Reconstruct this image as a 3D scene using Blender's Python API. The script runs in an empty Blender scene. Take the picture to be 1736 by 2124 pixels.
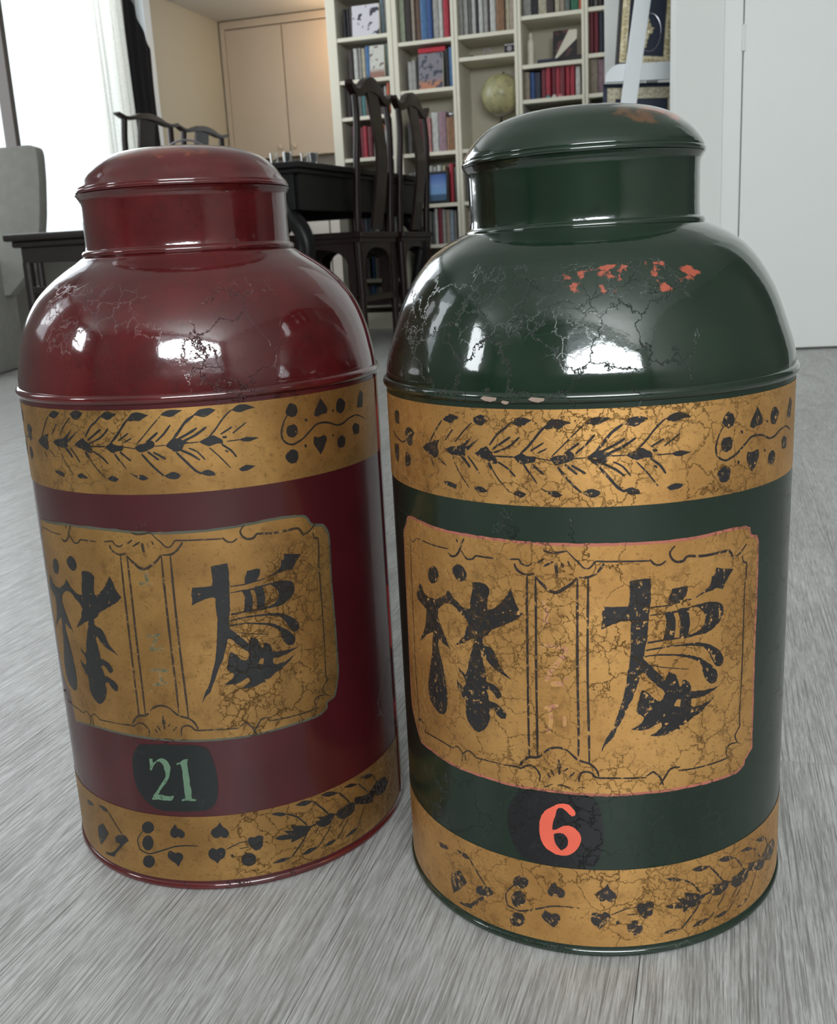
import bpy, bmesh, math, random
import numpy as np
from mathutils import Vector, Matrix
from mathutils.geometry import tessellate_polygon
random.seed(7)
PI = math.pi
scene = bpy.context.scene
COL = scene.collection

# ------------------------------------------------------------ camera, light, exposure
scene.view_settings.view_transform = 'Standard'
scene.view_settings.look = 'None'
scene.view_settings.exposure = 0.55
scene.view_settings.gamma = 1.0
scene.view_settings.use_curve_mapping = False
cy = scene.cycles
cy.max_bounces = 6; cy.diffuse_bounces = 3; cy.glossy_bounces = 3; cy.transmission_bounces = 4; cy.transparent_max_bounces = 6
cy.use_adaptive_sampling = True; cy.adaptive_threshold = 0.03; cy.caustics_reflective = False; cy.caustics_refractive = False

PITCH, ROLL, EYE = 0.24935533, -0.05275007, 0.38
cam_data = bpy.data.cameras.new('camera')
cam = bpy.data.objects.new('camera', cam_data)
COL.objects.link(cam)
fw = Vector((0, math.cos(PITCH), -math.sin(PITCH)))
rt0 = Vector((1, 0, 0)); up0 = rt0.cross(fw)
rt = rt0 * math.cos(ROLL) + up0 * math.sin(ROLL)
up = up0 * math.cos(ROLL) - rt0 * math.sin(ROLL)
cam.matrix_world = Matrix(((rt.x, up.x, -fw.x, 0), (rt.y, up.y, -fw.y, 0), (rt.z, up.z, -fw.z, EYE), (0, 0, 0, 1)))
cam_data.sensor_fit = 'HORIZONTAL'; cam_data.sensor_width = 36
cam_data.lens = 2104.76 / 1736 * 36
cam_data.clip_start = 0.02
cam_data.dof.use_dof = True
cam_data.dof.focus_distance = 0.55
cam_data.dof.aperture_fstop = 34
scene.camera = cam

world = bpy.data.worlds.new('sky'); scene.world = world; world.use_nodes = True
world.node_tree.nodes['Background'].inputs[0].default_value = (0.86, 0.94, 1.0, 1)   # even overcast sky
world.node_tree.nodes['Background'].inputs[1].default_value = 1.1

# room axes: U runs along the bookcase wall, V runs away from the viewer
AX = math.radians(17)
UX = Vector((math.cos(AX), -math.sin(AX), 0)); VX = Vector((math.sin(AX), math.cos(AX), 0))
def room(u, v, z=0.0): return UX * u + VX * v + Vector((0, 0, z))
LEFT_U, RIGHT_U, REAR_V, CEIL = -3.16, 2.7, -2.5, 2.5

def window_light(name, u, v, z, su, sz, facing, power, colour=(0.93, 0.97, 1.0)):
    """daylight that enters through one window opening (area light in the opening)"""
    l = bpy.data.lights.new(name, 'AREA'); l.shape = 'RECTANGLE'; l.size = su; l.size_y = sz
    l.energy = power; l.color = colour
    o = bpy.data.objects.new(name, l); COL.objects.link(o)
    o.location = room(u, v, z)
    o.rotation_euler = Vector(facing).to_track_quat('-Z', 'Z').to_euler()
    return o
window_light('daylight_rear', 1.075, REAR_V - 0.04, 1.86, 2.65, 1.1, VX, 112)
window_light('daylight_left', LEFT_U - 0.04, -1.35, 1.87, 0.8, 0.8, UX, 15)
window_light('daylight_left_front', LEFT_U - 0.12, 4.0, 1.48, 2.6, 1.88, UX, 30)
window_light('daylight_left_middle', LEFT_U - 0.12, 0.9, 1.70, 0.7, 1.45, UX, 5)
kl = bpy.data.lights.new('kitchen_lamp_light', 'POINT'); kl.energy = 3.0; kl.color = (1.0, 0.62, 0.3); kl.shadow_soft_size = 0.06
ko = bpy.data.objects.new('kitchen_lamp_light', kl); COL.objects.link(ko); ko.location = room(-2.2, 6.22, 1.68)

# ------------------------------------------------------------ node helpers
def new_mat(name):
    m = bpy.data.materials.new(name); m.use_nodes = True
    nt = m.node_tree
    return m, nt, nt.nodes['Principled BSDF']
def nd(nt, typ, **kw):
    n = nt.nodes.new(typ)
    for k, v in kw.items():
        if k.startswith('i_'):
            key = k[2:]
            n.inputs[int(key) if key.isdigit() else key.replace('_', ' ')].default_value = v
        else: setattr(n, k, v)
    return n
def lk(nt, a, b): nt.links.new(a, b)
def val(nt, op, a, b=None, c=None, clamp=False):
    n = nt.nodes.new('ShaderNodeMath'); n.operation = op; n.use_clamp = clamp
    for i, x in enumerate((a, b, c)):
        if x is None: continue
        if hasattr(x, 'is_output'): nt.links.new(x, n.inputs[i])
        else: n.inputs[i].default_value = x
    return n.outputs[0]
def mix(nt, f, a, b):
    n = nt.nodes.new('ShaderNodeMix'); n.data_type = 'RGBA'
    for i, x in ((0, f), (6, a), (7, b)):
        if hasattr(x, 'is_output'): nt.links.new(x, n.inputs[i])
        else: n.inputs[i].default_value = x if i == 0 else (*x[:3], 1)
    return n.outputs[2]
def ramp(nt, f, lo, hi):
    """0 below lo, 1 above hi"""
    n = nt.nodes.new('ShaderNodeMapRange'); n.interpolation_type = 'SMOOTHSTEP'
    nt.links.new(f, n.inputs[0]); n.inputs[1].default_value = lo; n.inputs[2].default_value = hi
    return n.outputs[0]
def coords(nt, loc=(0, 0, 0), scale=(1, 1, 1), kind='Object'):
    t = nt.nodes.new('ShaderNodeTexCoord'); m = nt.nodes.new('ShaderNodeMapping')
    nt.links.new(t.outputs[kind], m.inputs[0]); m.inputs[1].default_value = loc; m.inputs[3].default_value = scale
    return m.outputs[0]
def noise(nt, vec, scale, detail=3, rough=0.5, dist=0.0):
    n = nt.nodes.new('ShaderNodeTexNoise'); nt.links.new(vec, n.inputs['Vector'])
    n.inputs['Scale'].default_value = scale; n.inputs['Detail'].default_value = detail
    n.inputs['Roughness'].default_value = rough; n.inputs['Distortion'].default_value = dist
    return n.outputs[0]
def bump(nt, h, dist, strength=1.0, prev=None):
    n = nt.nodes.new('ShaderNodeBump'); n.inputs['Strength'].default_value = strength; n.inputs['Distance'].default_value = dist
    nt.links.new(h, n.inputs['Height'])
    if prev is not None: nt.links.new(prev, n.inputs['Normal'])
    return n.outputs[0]
def cracks(nt, scale, width, seed=0.0, warp=0.25, gate=None):
    """network of thin crack lines, 1 on the crack; broken up by a noise gate (lo, hi, scale)"""
    v = coords(nt, (seed, seed * 0.7, seed * 1.3))
    w = nt.nodes.new('ShaderNodeTexNoise'); nt.links.new(v, w.inputs['Vector']); w.inputs['Scale'].default_value = scale * 2.2; w.inputs['Detail'].default_value = 5; w.inputs['Roughness'].default_value = 0.65
    s = nt.nodes.new('ShaderNodeVectorMath'); s.operation = 'SCALE'; nt.links.new(w.outputs[1], s.inputs[0]); s.inputs['Scale'].default_value = warp * 2 / scale
    a = nt.nodes.new('ShaderNodeVectorMath'); a.operation = 'ADD'; nt.links.new(v, a.inputs[0]); nt.links.new(s.outputs[0], a.inputs[1])
    vo = nt.nodes.new('ShaderNodeTexVoronoi'); vo.feature = 'DISTANCE_TO_EDGE'; nt.links.new(a.outputs[0], vo.inputs['Vector']); vo.inputs['Scale'].default_value = scale
    line = val(nt, 'SUBTRACT', 1.0, ramp(nt, vo.outputs['Distance'], 0.0, width))
    if gate:
        g = ramp(nt, noise(nt, v, gate[2], 2), gate[0], gate[1]); line = val(nt, 'MULTIPLY', line, g)
    return line

# ------------------------------------------------------------ materials
def plain(name, col, rough=0.5, metal=0.0, var=0.06, scale=8.0, coat=0.0, grain=0.0, spec=0.5):
    m, nt, p = new_mat(name)
    v = coords(nt)
    n = noise(nt, v, scale, 4)
    dark = tuple(max(0, c * (1 - var * 2)) for c in col); lite = tuple(min(1, c * (1 + var)) for c in col)
    lk(nt, mix(nt, n, dark, lite), p.inputs['Base Color'])
    p.inputs['Roughness'].default_value = rough; p.inputs['Metallic'].default_value = metal
    p.inputs['Coat IOR'].default_value = 1.68; p.inputs['Coat Weight'].default_value = coat; p.inputs['Specular IOR Level'].default_value = spec
    if grain: lk(nt, bump(nt, noise(nt, v, scale * 12, 3), grain), p.inputs['Normal'])
    return m

def sep_z(nt):
    t = nt.nodes.new('ShaderNodeTexCoord'); s = nt.nodes.new('ShaderNodeSeparateXYZ'); lk(nt, t.outputs['Object'], s.inputs[0])
    return s.outputs

def lacquer(name, base, lite, dark, under, seed, crack_gate, rough=0.15, chips=None, coat=1.0, coat_rough=0.06, zone=(0.0, 9.0)):
    """glossy old lacquer: mottled colour, sparse cracks, under-colour showing on worn edges"""
    m, nt, p = new_mat(name)
    v = coords(nt, (seed, 0, 0))
    c = mix(nt, ramp(nt, noise(nt, v, 22, 5, 0.6), 0.35, 0.7), base, lite)
    c = mix(nt, val(nt, 'MULTIPLY', ramp(nt, noise(nt, v, 60, 5, 0.7), 0.52, 0.75), 0.55), c, dark)
    big = cracks(nt, 40, 0.020, seed, 0.45, crack_gate)
    fine = cracks(nt, 95, 0.03, seed + 3, 0.4, (crack_gate[0] + .07, crack_gate[1] + .12, crack_gate[2]))
    line = val(nt, 'MAXIMUM', big, val(nt, 'MULTIPLY', fine, 0.7))
    xyz = sep_z(nt)
    zf = val(nt, 'SUBTRACT', 1.0, val(nt, 'MULTIPLY', ramp(nt, xyz[2], 0.358, 0.376), 1.0))          # the neck and lid are hardly cracked
    dz_ = val(nt, 'DIVIDE', val(nt, 'SUBTRACT', xyz[0], zone[0]), zone[1])
    line = val(nt, 'MULTIPLY', line, val(nt, 'MULTIPLY', zf, val(nt, 'SUBTRACT', 1.0, ramp(nt, val(nt, 'MULTIPLY', dz_, dz_), 0.6, 1.3))))
    if chips:
        for (cx, cz, rx, rz, lo, hi, col) in chips:
            dx = val(nt, 'DIVIDE', val(nt, 'SUBTRACT', xyz[0], cx), rx); dz = val(nt, 'DIVIDE', val(nt, 'SUBTRACT', xyz[2], cz), rz)
            d = val(nt, 'ADD', val(nt, 'MULTIPLY', dx, dx), val(nt, 'MULTIPLY', dz, dz))
            fall = val(nt, 'SUBTRACT', 1.0, ramp(nt, d, 0.2, 1.2))
            front = val(nt, 'LESS_THAN', xyz[1], 0.0)
            k = ramp(nt, val(nt, 'MULTIPLY', noise(nt, v, 75, 5, 0.65), val(nt, 'MULTIPLY', fall, front)), lo, hi)
            c = mix(nt, k, c, col)
    # worn under-colour on the raised rims
    g = nt.nodes.new('ShaderNodeNewGeometry')
    edge = val(nt, 'MULTIPLY', ramp(nt, g.outputs['Pointiness'], 0.535, 0.60), ramp(nt, noise(nt, v, 30, 4), 0.53, 0.62))
    c = mix(nt, edge, c, under)
    c = mix(nt, val(nt, 'MULTIPLY', line, 0.45), c, tuple(x * 0.3 for x in dark))
    lk(nt, c, p.inputs['Base Color'])
    h = val(nt, 'SUBTRACT', val(nt, 'MULTIPLY', noise(nt, v, 40, 3), 0.25), line)
    b = bump(nt, h, 0.00045)
    b = bump(nt, noise(nt, v, 260, 3), 0.00004, prev=b)
    lk(nt, b, p.inputs['Normal']); lk(nt, b, p.inputs['Coat Normal'])
    lk(nt, val(nt, 'ADD', rough, val(nt, 'MULTIPLY', noise(nt, v, 30, 4), 0.10)), p.inputs['Roughness'])
    p.inputs['Coat IOR'].default_value = 1.68; p.inputs['Coat Weight'].default_value = coat; p.inputs['Coat Roughness'].default_value = coat_rough
    p.inputs['Specular IOR Level'].default_value = 0.12
    return m

def gold_colour(nt, seed, light, mid, dark, craze):
    v = coords(nt, (seed, 0, 0))
    c = mix(nt, ramp(nt, noise(nt, v, 16, 5, 0.6), 0.3, 0.72), mid, light)
    c = mix(nt, val(nt, 'MULTIPLY', ramp(nt, noise(nt, v, 70, 6, 0.75), 0.5, 0.72), 0.55), c, dark)
    c = mix(nt, val(nt, 'MULTIPLY', ramp(nt, noise(nt, v, 600, 2, 0.6), 0.60, 0.70), 0.5), c, dark)     # speckle
    a = cracks(nt, 68, 0.026, seed, 0.45, craze)
    b = cracks(nt, 135, 0.040, seed + 5, 0.5, (craze[0] + .04, craze[1] + .06, craze[2] * 1.5))
    line = val(nt, 'MAXIMUM', a, val(nt, 'MULTIPLY', b, 0.75))
    if seed == 4.4:      # on the red canister the crazing sits in two patches only
        xyz = sep_z(nt); q = val(nt, 'MULTIPLY', val(nt, 'SUBTRACT', xyz[0], 0.005), val(nt, 'SUBTRACT', 0.235, xyz[2]))
        line = val(nt, 'MULTIPLY', line, ramp(nt, val(nt, 'ADD', q, val(nt, 'MULTIPLY', val(nt, 'SUBTRACT', noise(nt, v, 20, 3), 0.5), 0.004)), 0.0006, 0.0018))
    return v, c, line
def finish_paint(nt, p, v, c, line, crackcol, rough, metal):
    c = mix(nt, val(nt, 'MULTIPLY', line, 0.62), c, crackcol)
    lk(nt, c, p.inputs['Base Color'])
    h = val(nt, 'SUBTRACT', val(nt, 'MULTIPLY', noise(nt, v, 130, 4), 0.3), line)
    b = bump(nt, h, 0.0007); lk(nt, b, p.inputs['Normal']); lk(nt, b, p.inputs['Coat Normal'])
    p.inputs['Roughness'].default_value = rough; p.inputs['Metallic'].default_value = metal
    p.inputs['Coat Weight'].default_value = 0.25; p.inputs['Coat Roughness'].default_value = 0.28
def gold(name, seed, craze, light=(0.78, 0.435, 0.145), mid=(0.55, 0.285, 0.085), dark=(0.22, 0.105, 0.032)):
    m, nt, p = new_mat(name)
    v, c, line = gold_colour(nt, seed, light, mid, dark, craze)
    finish_paint(nt, p, v, c, line, (0.07, 0.035, 0.012), 0.47, 0.80)
    return m
def painted(name, seed, craze, ink, under, wear, rough=0.42):
    """paint brushed on the gold; wear = (lo, hi) of the noise where the ground shows through"""
    m, nt, p = new_mat(name)
    v, _, line = gold_colour(nt, seed, under, under, under, craze)
    w = ramp(nt, noise(nt, v, 330, 3, 0.7), wear[0], wear[1])
    c = mix(nt, noise(nt, v, 30, 4), tuple(x * 0.7 for x in ink), tuple(min(1, x * 1.25) for x in ink))
    c = mix(nt, w, c, under)
    finish_paint(nt, p, v, c, line, tuple(x * 0.4 for x in under), rough, 0.05)
    return m

M = {}
CR_G, CR_R = (0.44, 0.54, 11.0), (0.36, 0.44, 8.0)
M['red'] = lacquer('red_lacquer', (0.060, 0.006, 0.007), (0.098, 0.009, 0.010), (0.03, 0.006, 0.007), (0.40, 0.05, 0.05), 0.37, (0.50, 0.56, 9.0),
    chips=[(0.0, 0.446, 0.06, 0.008, 0.44, 0.6, (0.17, 0.035, 0.018))], zone=(-0.005, 0.062))
M['green'] = lacquer('green_lacquer', (0.0060, 0.0185, 0.0095), (0.010, 0.026, 0.0135), (0.006, 0.013, 0.009), (0.30, 0.045, 0.03), 1.71, (0.44, 0.50, 8.0),
    chips=[(0.01, 0.3635, 0.066, 0.012, 0.54, 0.60, (0.36, 0.075, 0.04)), (0.030, 0.4440, 0.034, 0.010, 0.40, 0.50, (0.10, 0.045, 0.016)), (0.034, 0.4440, 0.03, 0.008, 0.52, 0.55, (0.42, 0.10, 0.05))], zone=(-0.035, 0.085))
M['red_drum'] = lacquer('red_drum_paint', (0.048, 0.006, 0.008), (0.064, 0.007, 0.010), (0.035, 0.006, 0.008), (0.35, 0.04, 0.04), 0.37, (0.55, 0.62, 9.0), rough=0.30, coat=0.6, coat_rough=0.14)
M['green_drum'] = lacquer('green_drum_paint', (0.0060, 0.0175, 0.010), (0.0085, 0.0225, 0.013), (0.007, 0.016, 0.011), (0.2, 0.03, 0.02), 1.71, (0.50, 0.58, 9.0), rough=0.30, coat=0.6, coat_rough=0.14)
M['gold_green'] = gold('gold_of_green_canister', 1.2, CR_G)
M['gold_red'] = gold('gold_of_red_canister', 4.4, CR_R, (0.50, 0.28, 0.088), (0.30, 0.158, 0.048), (0.12, 0.06, 0.02))
GLD = (0.50, 0.27, 0.085); GLD2 = (0.26, 0.14, 0.045)
M['ink_green'] = painted('worn_black_paint', 1.2, CR_G, (0.013, 0.012, 0.013), GLD, (0.58, 0.68))
M['ink_worn'] = painted('faded_black_paint', 1.2, CR_G, (0.022, 0.018, 0.017), GLD, (0.52, 0.66))
M['ink_red'] = painted('black_paint', 4.4, CR_R, (0.010, 0.010, 0.011), GLD2, (0.64, 0.74))
M['line_green'] = painted('thin_dark_outline', 1.2, CR_G, (0.022, 0.014, 0.012), GLD, (0.56, 0.70))
M['line_red'] = painted('thin_brown_outline', 4.4, CR_R, (0.030, 0.018, 0.010), GLD2, (0.56, 0.70))
M['pink_edge'] = painted('pink_edging', 1.2, CR_G, (0.42, 0.13, 0.09), GLD, (0.55, 0.72))
M['teal_edge'] = painted('grey_green_edging', 4.4, CR_R, (0.075, 0.080, 0.055), GLD2, (0.6, 0.8))
M['pink_script'] = painted('faded_pink_script', 1.2, CR_G, (0.40, 0.15, 0.12), GLD, (0.36, 0.58))
M['teal_script'] = painted('faded_teal_script', 4.4, CR_R, (0.06, 0.09, 0.055), GLD2, (0.38, 0.62))
M['patch_green'] = painted('dark_number_patch', 2.2, (0.48, 0.55, 14), (0.008, 0.008, 0.010), (0.05, 0.045, 0.03), (0.66, 0.74), 0.30)
M['patch_red'] = painted('black_number_patch', 5.2, (0.58, 0.66, 14), (0.006, 0.009, 0.009), (0.012, 0.016, 0.010), (0.6, 0.75), 0.36)
M['coral'] = painted('coral_numeral_paint', 3.1, (0.62, 0.7, 14), (0.80, 0.13, 0.075), (0.25, 0.05, 0.05), (0.70, 0.80), 0.5)
M['mint'] = painted('pale_green_numeral_paint', 6.1, (0.6, 0.7, 14), (0.115, 0.20, 0.125), (0.02, 0.05, 0.03), (0.55, 0.72), 0.5)
M['bare'] = plain('bare_primer', (0.62, 0.47, 0.38), 0.6)

M['wall'] = plain('wall_paint', (0.88, 0.90, 0.865), 0.7, var=0.015, scale=3)
M['door'] = plain('door_paint', (0.90, 0.925, 0.90), 0.45, var=0.012, scale=3)
M['shade_taupe'] = plain('shade_taupe_wall', (0.26, 0.25, 0.23), 0.8, var=0.015, scale=3)  # wall colour darkened to deepen reflections and shade the canisters' left sides
M['ceiling'] = plain('ceiling_paint', (0.66, 0.66, 0.63), 0.8, var=0.015, scale=3)
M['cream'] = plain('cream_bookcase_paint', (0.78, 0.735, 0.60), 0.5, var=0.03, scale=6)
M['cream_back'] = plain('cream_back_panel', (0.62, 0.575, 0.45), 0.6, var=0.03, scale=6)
M['beige'] = plain('beige_cupboard_paint', (0.62, 0.52, 0.41), 0.45, var=0.03, scale=5)
M['beige_door'] = plain('beige_door_paint', (0.60, 0.54, 0.42), 0.5, var=0.03, scale=5)
M['pale'] = plain('pale_counter_paint', (0.70, 0.63, 0.58), 0.5, var=0.04, scale=5)
M['white'] = plain('white_paint', (0.84, 0.88, 0.90), 0.4, var=0.01, scale=5)
M['steel'] = plain('brushed_metal', (0.62, 0.62, 0.60), 0.3, metal=0.9)
M['window_frame'] = plain('dark_brown_window_frame', (0.045, 0.036, 0.030), 0.5)
M['linen'] = plain('grey_linen', (0.36, 0.36, 0.32), 0.95, var=0.10, scale=30, grain=0.001)
M['dark_cloth'] = plain('dark_curtain_cloth', (0.018, 0.019, 0.023), 0.9, var=0.2, scale=30)
M['bench'] = plain('aged_elm', (0.018, 0.013, 0.010), 0.45, var=0.25, scale=18, grain=0.0004)
M['ebony'] = plain('black_stained_wood', (0.0055, 0.005, 0.005), 0.38, var=0.25, scale=12, spec=0.3)
M['navy'] = plain('navy_mount', (0.018, 0.028, 0.060), 0.6, var=0.1)
M['black'] = plain('black_frame_paint', (0.01, 0.01, 0.011), 0.4)
M['silver'] = plain('tarnished_metal', (0.45, 0.45, 0.48), 0.25, metal=0.8)
M['plate'] = plain('grey_wire', (0.30, 0.27, 0.29), 0.4, metal=0.3)

m, nt, p = new_mat('gilt_moulding'); v = coords(nt)
lk(nt, mix(nt, ramp(nt, noise(nt, v, 70, 5, 0.7), 0.4, 0.62), (0.86, 0.78, 0.55), (0.55, 0.45, 0.24)), p.inputs['Base Color'])
p.inputs['Metallic'].default_value = 0.15; p.inputs['Roughness'].default_value = 0.35; M['gilt'] = m
m, nt, p = new_mat('aged_gilt_flat'); v = coords(nt)
lk(nt, mix(nt, ramp(nt, noise(nt, v, 120, 5, 0.7), 0.42, 0.6), (0.66, 0.60, 0.44), (0.40, 0.35, 0.23)), p.inputs['Base Color'])
p.inputs['Metallic'].default_value = 0.0; p.inputs['Roughness'].default_value = 0.5; M['gilt_flat'] = m

m, nt, p = new_mat('dark_red_brown_wood')          # chairs
v = coords(nt, scale=(14, 14, 2.5))
lk(nt, mix(nt, noise(nt, v, 6, 5, 0.6), (0.006, 0.0035, 0.003), (0.026, 0.011, 0.008)), p.inputs['Base Color'])
p.inputs['Roughness'].default_value = 0.34; p.inputs['Specular IOR Level'].default_value = 0.3; M['chair'] = m

m, nt, p = new_mat('grey_washed_oak')              # floor boards
oi = nt.nodes.new('ShaderNodeObjectInfo')
tc = nt.nodes.new('ShaderNodeTexCoord')
off = nt.nodes.new('ShaderNodeVectorMath'); off.operation = 'SCALE'; off.inputs[0].default_value = (7.3, 11.9, 0); lk(nt, oi.outputs['Random'], off.inputs['Scale'])
ad = nt.nodes.new('ShaderNodeVectorMath'); lk(nt, tc.outputs['Object'], ad.inputs[0]); lk(nt, off.outputs[0], ad.inputs[1])
def stretch(sx, sy):
    mp = nt.nodes.new('ShaderNodeMapping'); lk(nt, ad.outputs[0], mp.inputs[0]); mp.inputs[3].default_value = (sx, sy, 1); return mp.outputs[0]
wv = noise(nt, stretch(7, 1.6), 1.0, 2)            # cathedral figure bending the rings
comb = nt.nodes.new('ShaderNodeVectorMath'); comb.operation = 'ADD'
cx = nt.nodes.new('ShaderNodeCombineXYZ'); lk(nt, val(nt, 'MULTIPLY', wv, 7.0), cx.inputs[0])
lk(nt, stretch(30, 0.9), comb.inputs[0]); lk(nt, cx.outputs[0], comb.inputs[1])
ring = noise(nt, comb.outputs[0], 1.8, 3, 0.55)
fibre = noise(nt, stretch(430, 20), 1.0, 4, 0.75)
fibre2 = noise(nt, stretch(1000, 60), 1.0, 3, 0.7)
pores = ramp(nt, noise(nt, stretch(620, 26), 1.0, 2, 0.6), 0.55, 0.62)
tone = val(nt, 'ADD', val(nt, 'MULTIPLY', ring, 0.26), val(nt, 'ADD', val(nt, 'MULTIPLY', fibre, 0.46), val(nt, 'MULTIPLY', fibre2, 0.30)))
base = mix(nt, ramp(nt, tone, 0.40, 0.62), (0.33, 0.323, 0.305), (0.58, 0.582, 0.565))
sx_ = nt.nodes.new('ShaderNodeSeparateXYZ'); lk(nt, ad.outputs[0], sx_.inputs[0])
bend = val(nt, 'ADD', val(nt, 'MULTIPLY', noise(nt, stretch(6, 1.3), 1.0, 2), 0.050), val(nt, 'MULTIPLY', noise(nt, stretch(45, 5), 1.0, 3), 0.007))
def grain_lines(period, lo, hi):
    return ramp(nt, val(nt, 'SINE', val(nt, 'MULTIPLY', val(nt, 'ADD', sx_.outputs[0], bend), 2 * PI / period)), lo, hi)
gl = val(nt, 'MULTIPLY', grain_lines(0.0043, 0.45, 1.0), ramp(nt, noise(nt, stretch(75, 9), 1.0, 3, 0.7), 0.40, 0.62))
gl2 = val(nt, 'MULTIPLY', grain_lines(0.0019, 0.2, 1.0), ramp(nt, noise(nt, stretch(160, 22), 1.0, 3, 0.7), 0.45, 0.62))
lines = val(nt, 'MAXIMUM', gl, val(nt, 'MULTIPLY', gl2, 0.8))
base = mix(nt, val(nt, 'MULTIPLY', lines, 0.62), base, (0.15, 0.143, 0.13))
base = mix(nt, val(nt, 'MULTIPLY', pores, 0.35), base, (0.17, 0.163, 0.152))
warm = mix(nt, val(nt, 'MULTIPLY', oi.outputs['Random'], 0.22), base, (0.35, 0.34, 0.315))
lk(nt, warm, p.inputs['Base Color'])
lk(nt, bump(nt, val(nt, 'SUBTRACT', tone, lines), 0.0004, 0.6), p.inputs['Normal'])
lk(nt, val(nt, 'SUBTRACT', 0.50, val(nt, 'MULTIPLY', tone, 0.24)), p.inputs['Roughness']); p.inputs['Specular IOR Level'].default_value = 0.4
M['oak'] = m

m, nt, p = new_mat('book_cloth')                    # colour comes from the object's own colour
oi = nt.nodes.new('ShaderNodeObjectInfo'); v = coords(nt)
n = noise(nt, coords(nt, scale=(1, 1, 0.35)), 90, 4, 0.7)
vm = nt.nodes.new('ShaderNodeMix'); vm.data_type = 'RGBA'; vm.blend_type = 'MULTIPLY'; vm.inputs[0].default_value = 1
lk(nt, oi.outputs['Color'], vm.inputs[6]); lk(nt, mix(nt, ramp(nt, n, 0.35, 0.65), (0.66, 0.66, 0.68), (1.0, 1.0, 1.0)), vm.inputs[7])
lk(nt, vm.outputs[2], p.inputs['Base Color']); p.inputs['Roughness'].default_value = 0.5; M['book'] = m
def cover(name, ground, blobs, scale, lo, hi, ground2=None):
    m, nt, p = new_mat(name); v = coords(nt)
    c = ground if ground2 is None else mix(nt, ramp(nt, sep_z(nt)[2], 0.02, 0.05), ground2, ground)
    lk(nt, mix(nt, ramp(nt, noise(nt, v, scale, 2), lo, hi), c, blobs), p.inputs['Base Color']); p.inputs['Roughness'].default_value = 0.3
    return m
M['cover_spots'] = cover('white_cover_with_grey_blots', (0.66, 0.64, 0.68), (0.05, 0.05, 0.07), 22, 0.54, 0.58)
M['cover_crowd'] = cover('pale_cover_with_figures', (0.62, 0.62, 0.56), (0.20, 0.12, 0.10), 40, 0.55, 0.62, (0.32, 0.17, 0.13))
M['cover_group'] = cover('group_photo_cover', (0.24, 0.22, 0.25), (0.06, 0.07, 0.10), 34, 0.48, 0.58, (0.50, 0.22, 0.13))
M['collage'] = cover('dark_photo_print', (0.035, 0.03, 0.032), (0.16, 0.07, 0.07), 26, 0.5, 0.6)
m, nt, p = new_mat('seascape_print'); z = sep_z(nt)[2]
sk = mix(nt, ramp(nt, z, 0.05, 0.14), (0.20, 0.36, 0.62), (0.035, 0.10, 0.34))
lk(nt, mix(nt, ramp(nt, z, 0.040, 0.046), (0.08, 0.14, 0.22), sk), p.inputs['Base Color']); p.inputs['Roughness'].default_value = 0.25; M['seascape'] = m
m, nt, p = new_mat('antique_globe_print'); v = coords(nt)
lk(nt, mix(nt, ramp(nt, noise(nt, v, 16, 5, 0.6), 0.47, 0.53), (0.33, 0.31, 0.17), (0.46, 0.42, 0.22)), p.inputs['Base Color']); p.inputs['Roughness'].default_value = 0.35; M['globe'] = m
m, nt, p = new_mat('clear_glass'); p.inputs['Base Color'].default_value = (0.95, 0.97, 0.97, 1); p.inputs['Transmission Weight'].default_value = 1; p.inputs['Roughness'].default_value = 0.02; p.inputs['IOR'].default_value = 1.45; M['glass'] = m
m, nt, p = new_mat('sheer_curtain_voile')
tr = nt.nodes.new('ShaderNodeBsdfTranslucent'); tr.inputs[0].default_value = (0.97, 0.97, 0.92, 1)
tp = nt.nodes.new('ShaderNodeBsdfTransparent'); mx = nt.nodes.new('ShaderNodeMixShader'); m2 = nt.nodes.new('ShaderNodeMixShader')
p.inputs['Base Color'].default_value = (0.80, 0.80, 0.72, 1)
lk(nt, p.outputs[0], mx.inputs[1]); lk(nt, tr.outputs[0], mx.inputs[2]); mx.inputs[0].default_value = 0.6
wv_ = noise(nt, coords(nt), 400, 2); lk(nt, val(nt, 'MULTIPLY', wv_, 0.9), m2.inputs[0]); lk(nt, mx.outputs[0], m2.inputs[1]); lk(nt, tp.outputs[0], m2.inputs[2])
lk(nt, m2.outputs[0], nt.nodes['Material Output'].inputs[0]); M['voile'] = m

# ------------------------------------------------------------ mesh helpers
def finish(name, bm, mat, parent=None, smooth=None, bevel=0.0):
    if bevel:
        bmesh.ops.bevel(bm, geom=[e for e in bm.edges if e.calc_face_angle(0) > 0.6], offset=bevel, segments=2, affect='EDGES', profile=0.6, clamp_overlap=True)
    me = bpy.data.meshes.new(name); bm.normal_update(); bm.to_mesh(me); bm.free()
    me.materials.append(mat)
    if smooth is not None:
        me.polygons.foreach_set('use_smooth', [True] * len(me.polygons))
        me.set_sharp_from_angle(angle=smooth)
    o = bpy.data.objects.new(name, me); COL.objects.link(o)
    if parent: o.parent = parent
    return o
def box(bm, c, s, rot=None):
    """box centred at c with full sizes s"""
    r = bmesh.ops.create_cube(bm, size=1.0)['verts']
    for v in r:
        q = Vector((v.co.x * s[0], v.co.y * s[1], v.co.z * s[2]))
        v.co = (rot @ q if rot else q) + Vector(c)
    return r
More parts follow.
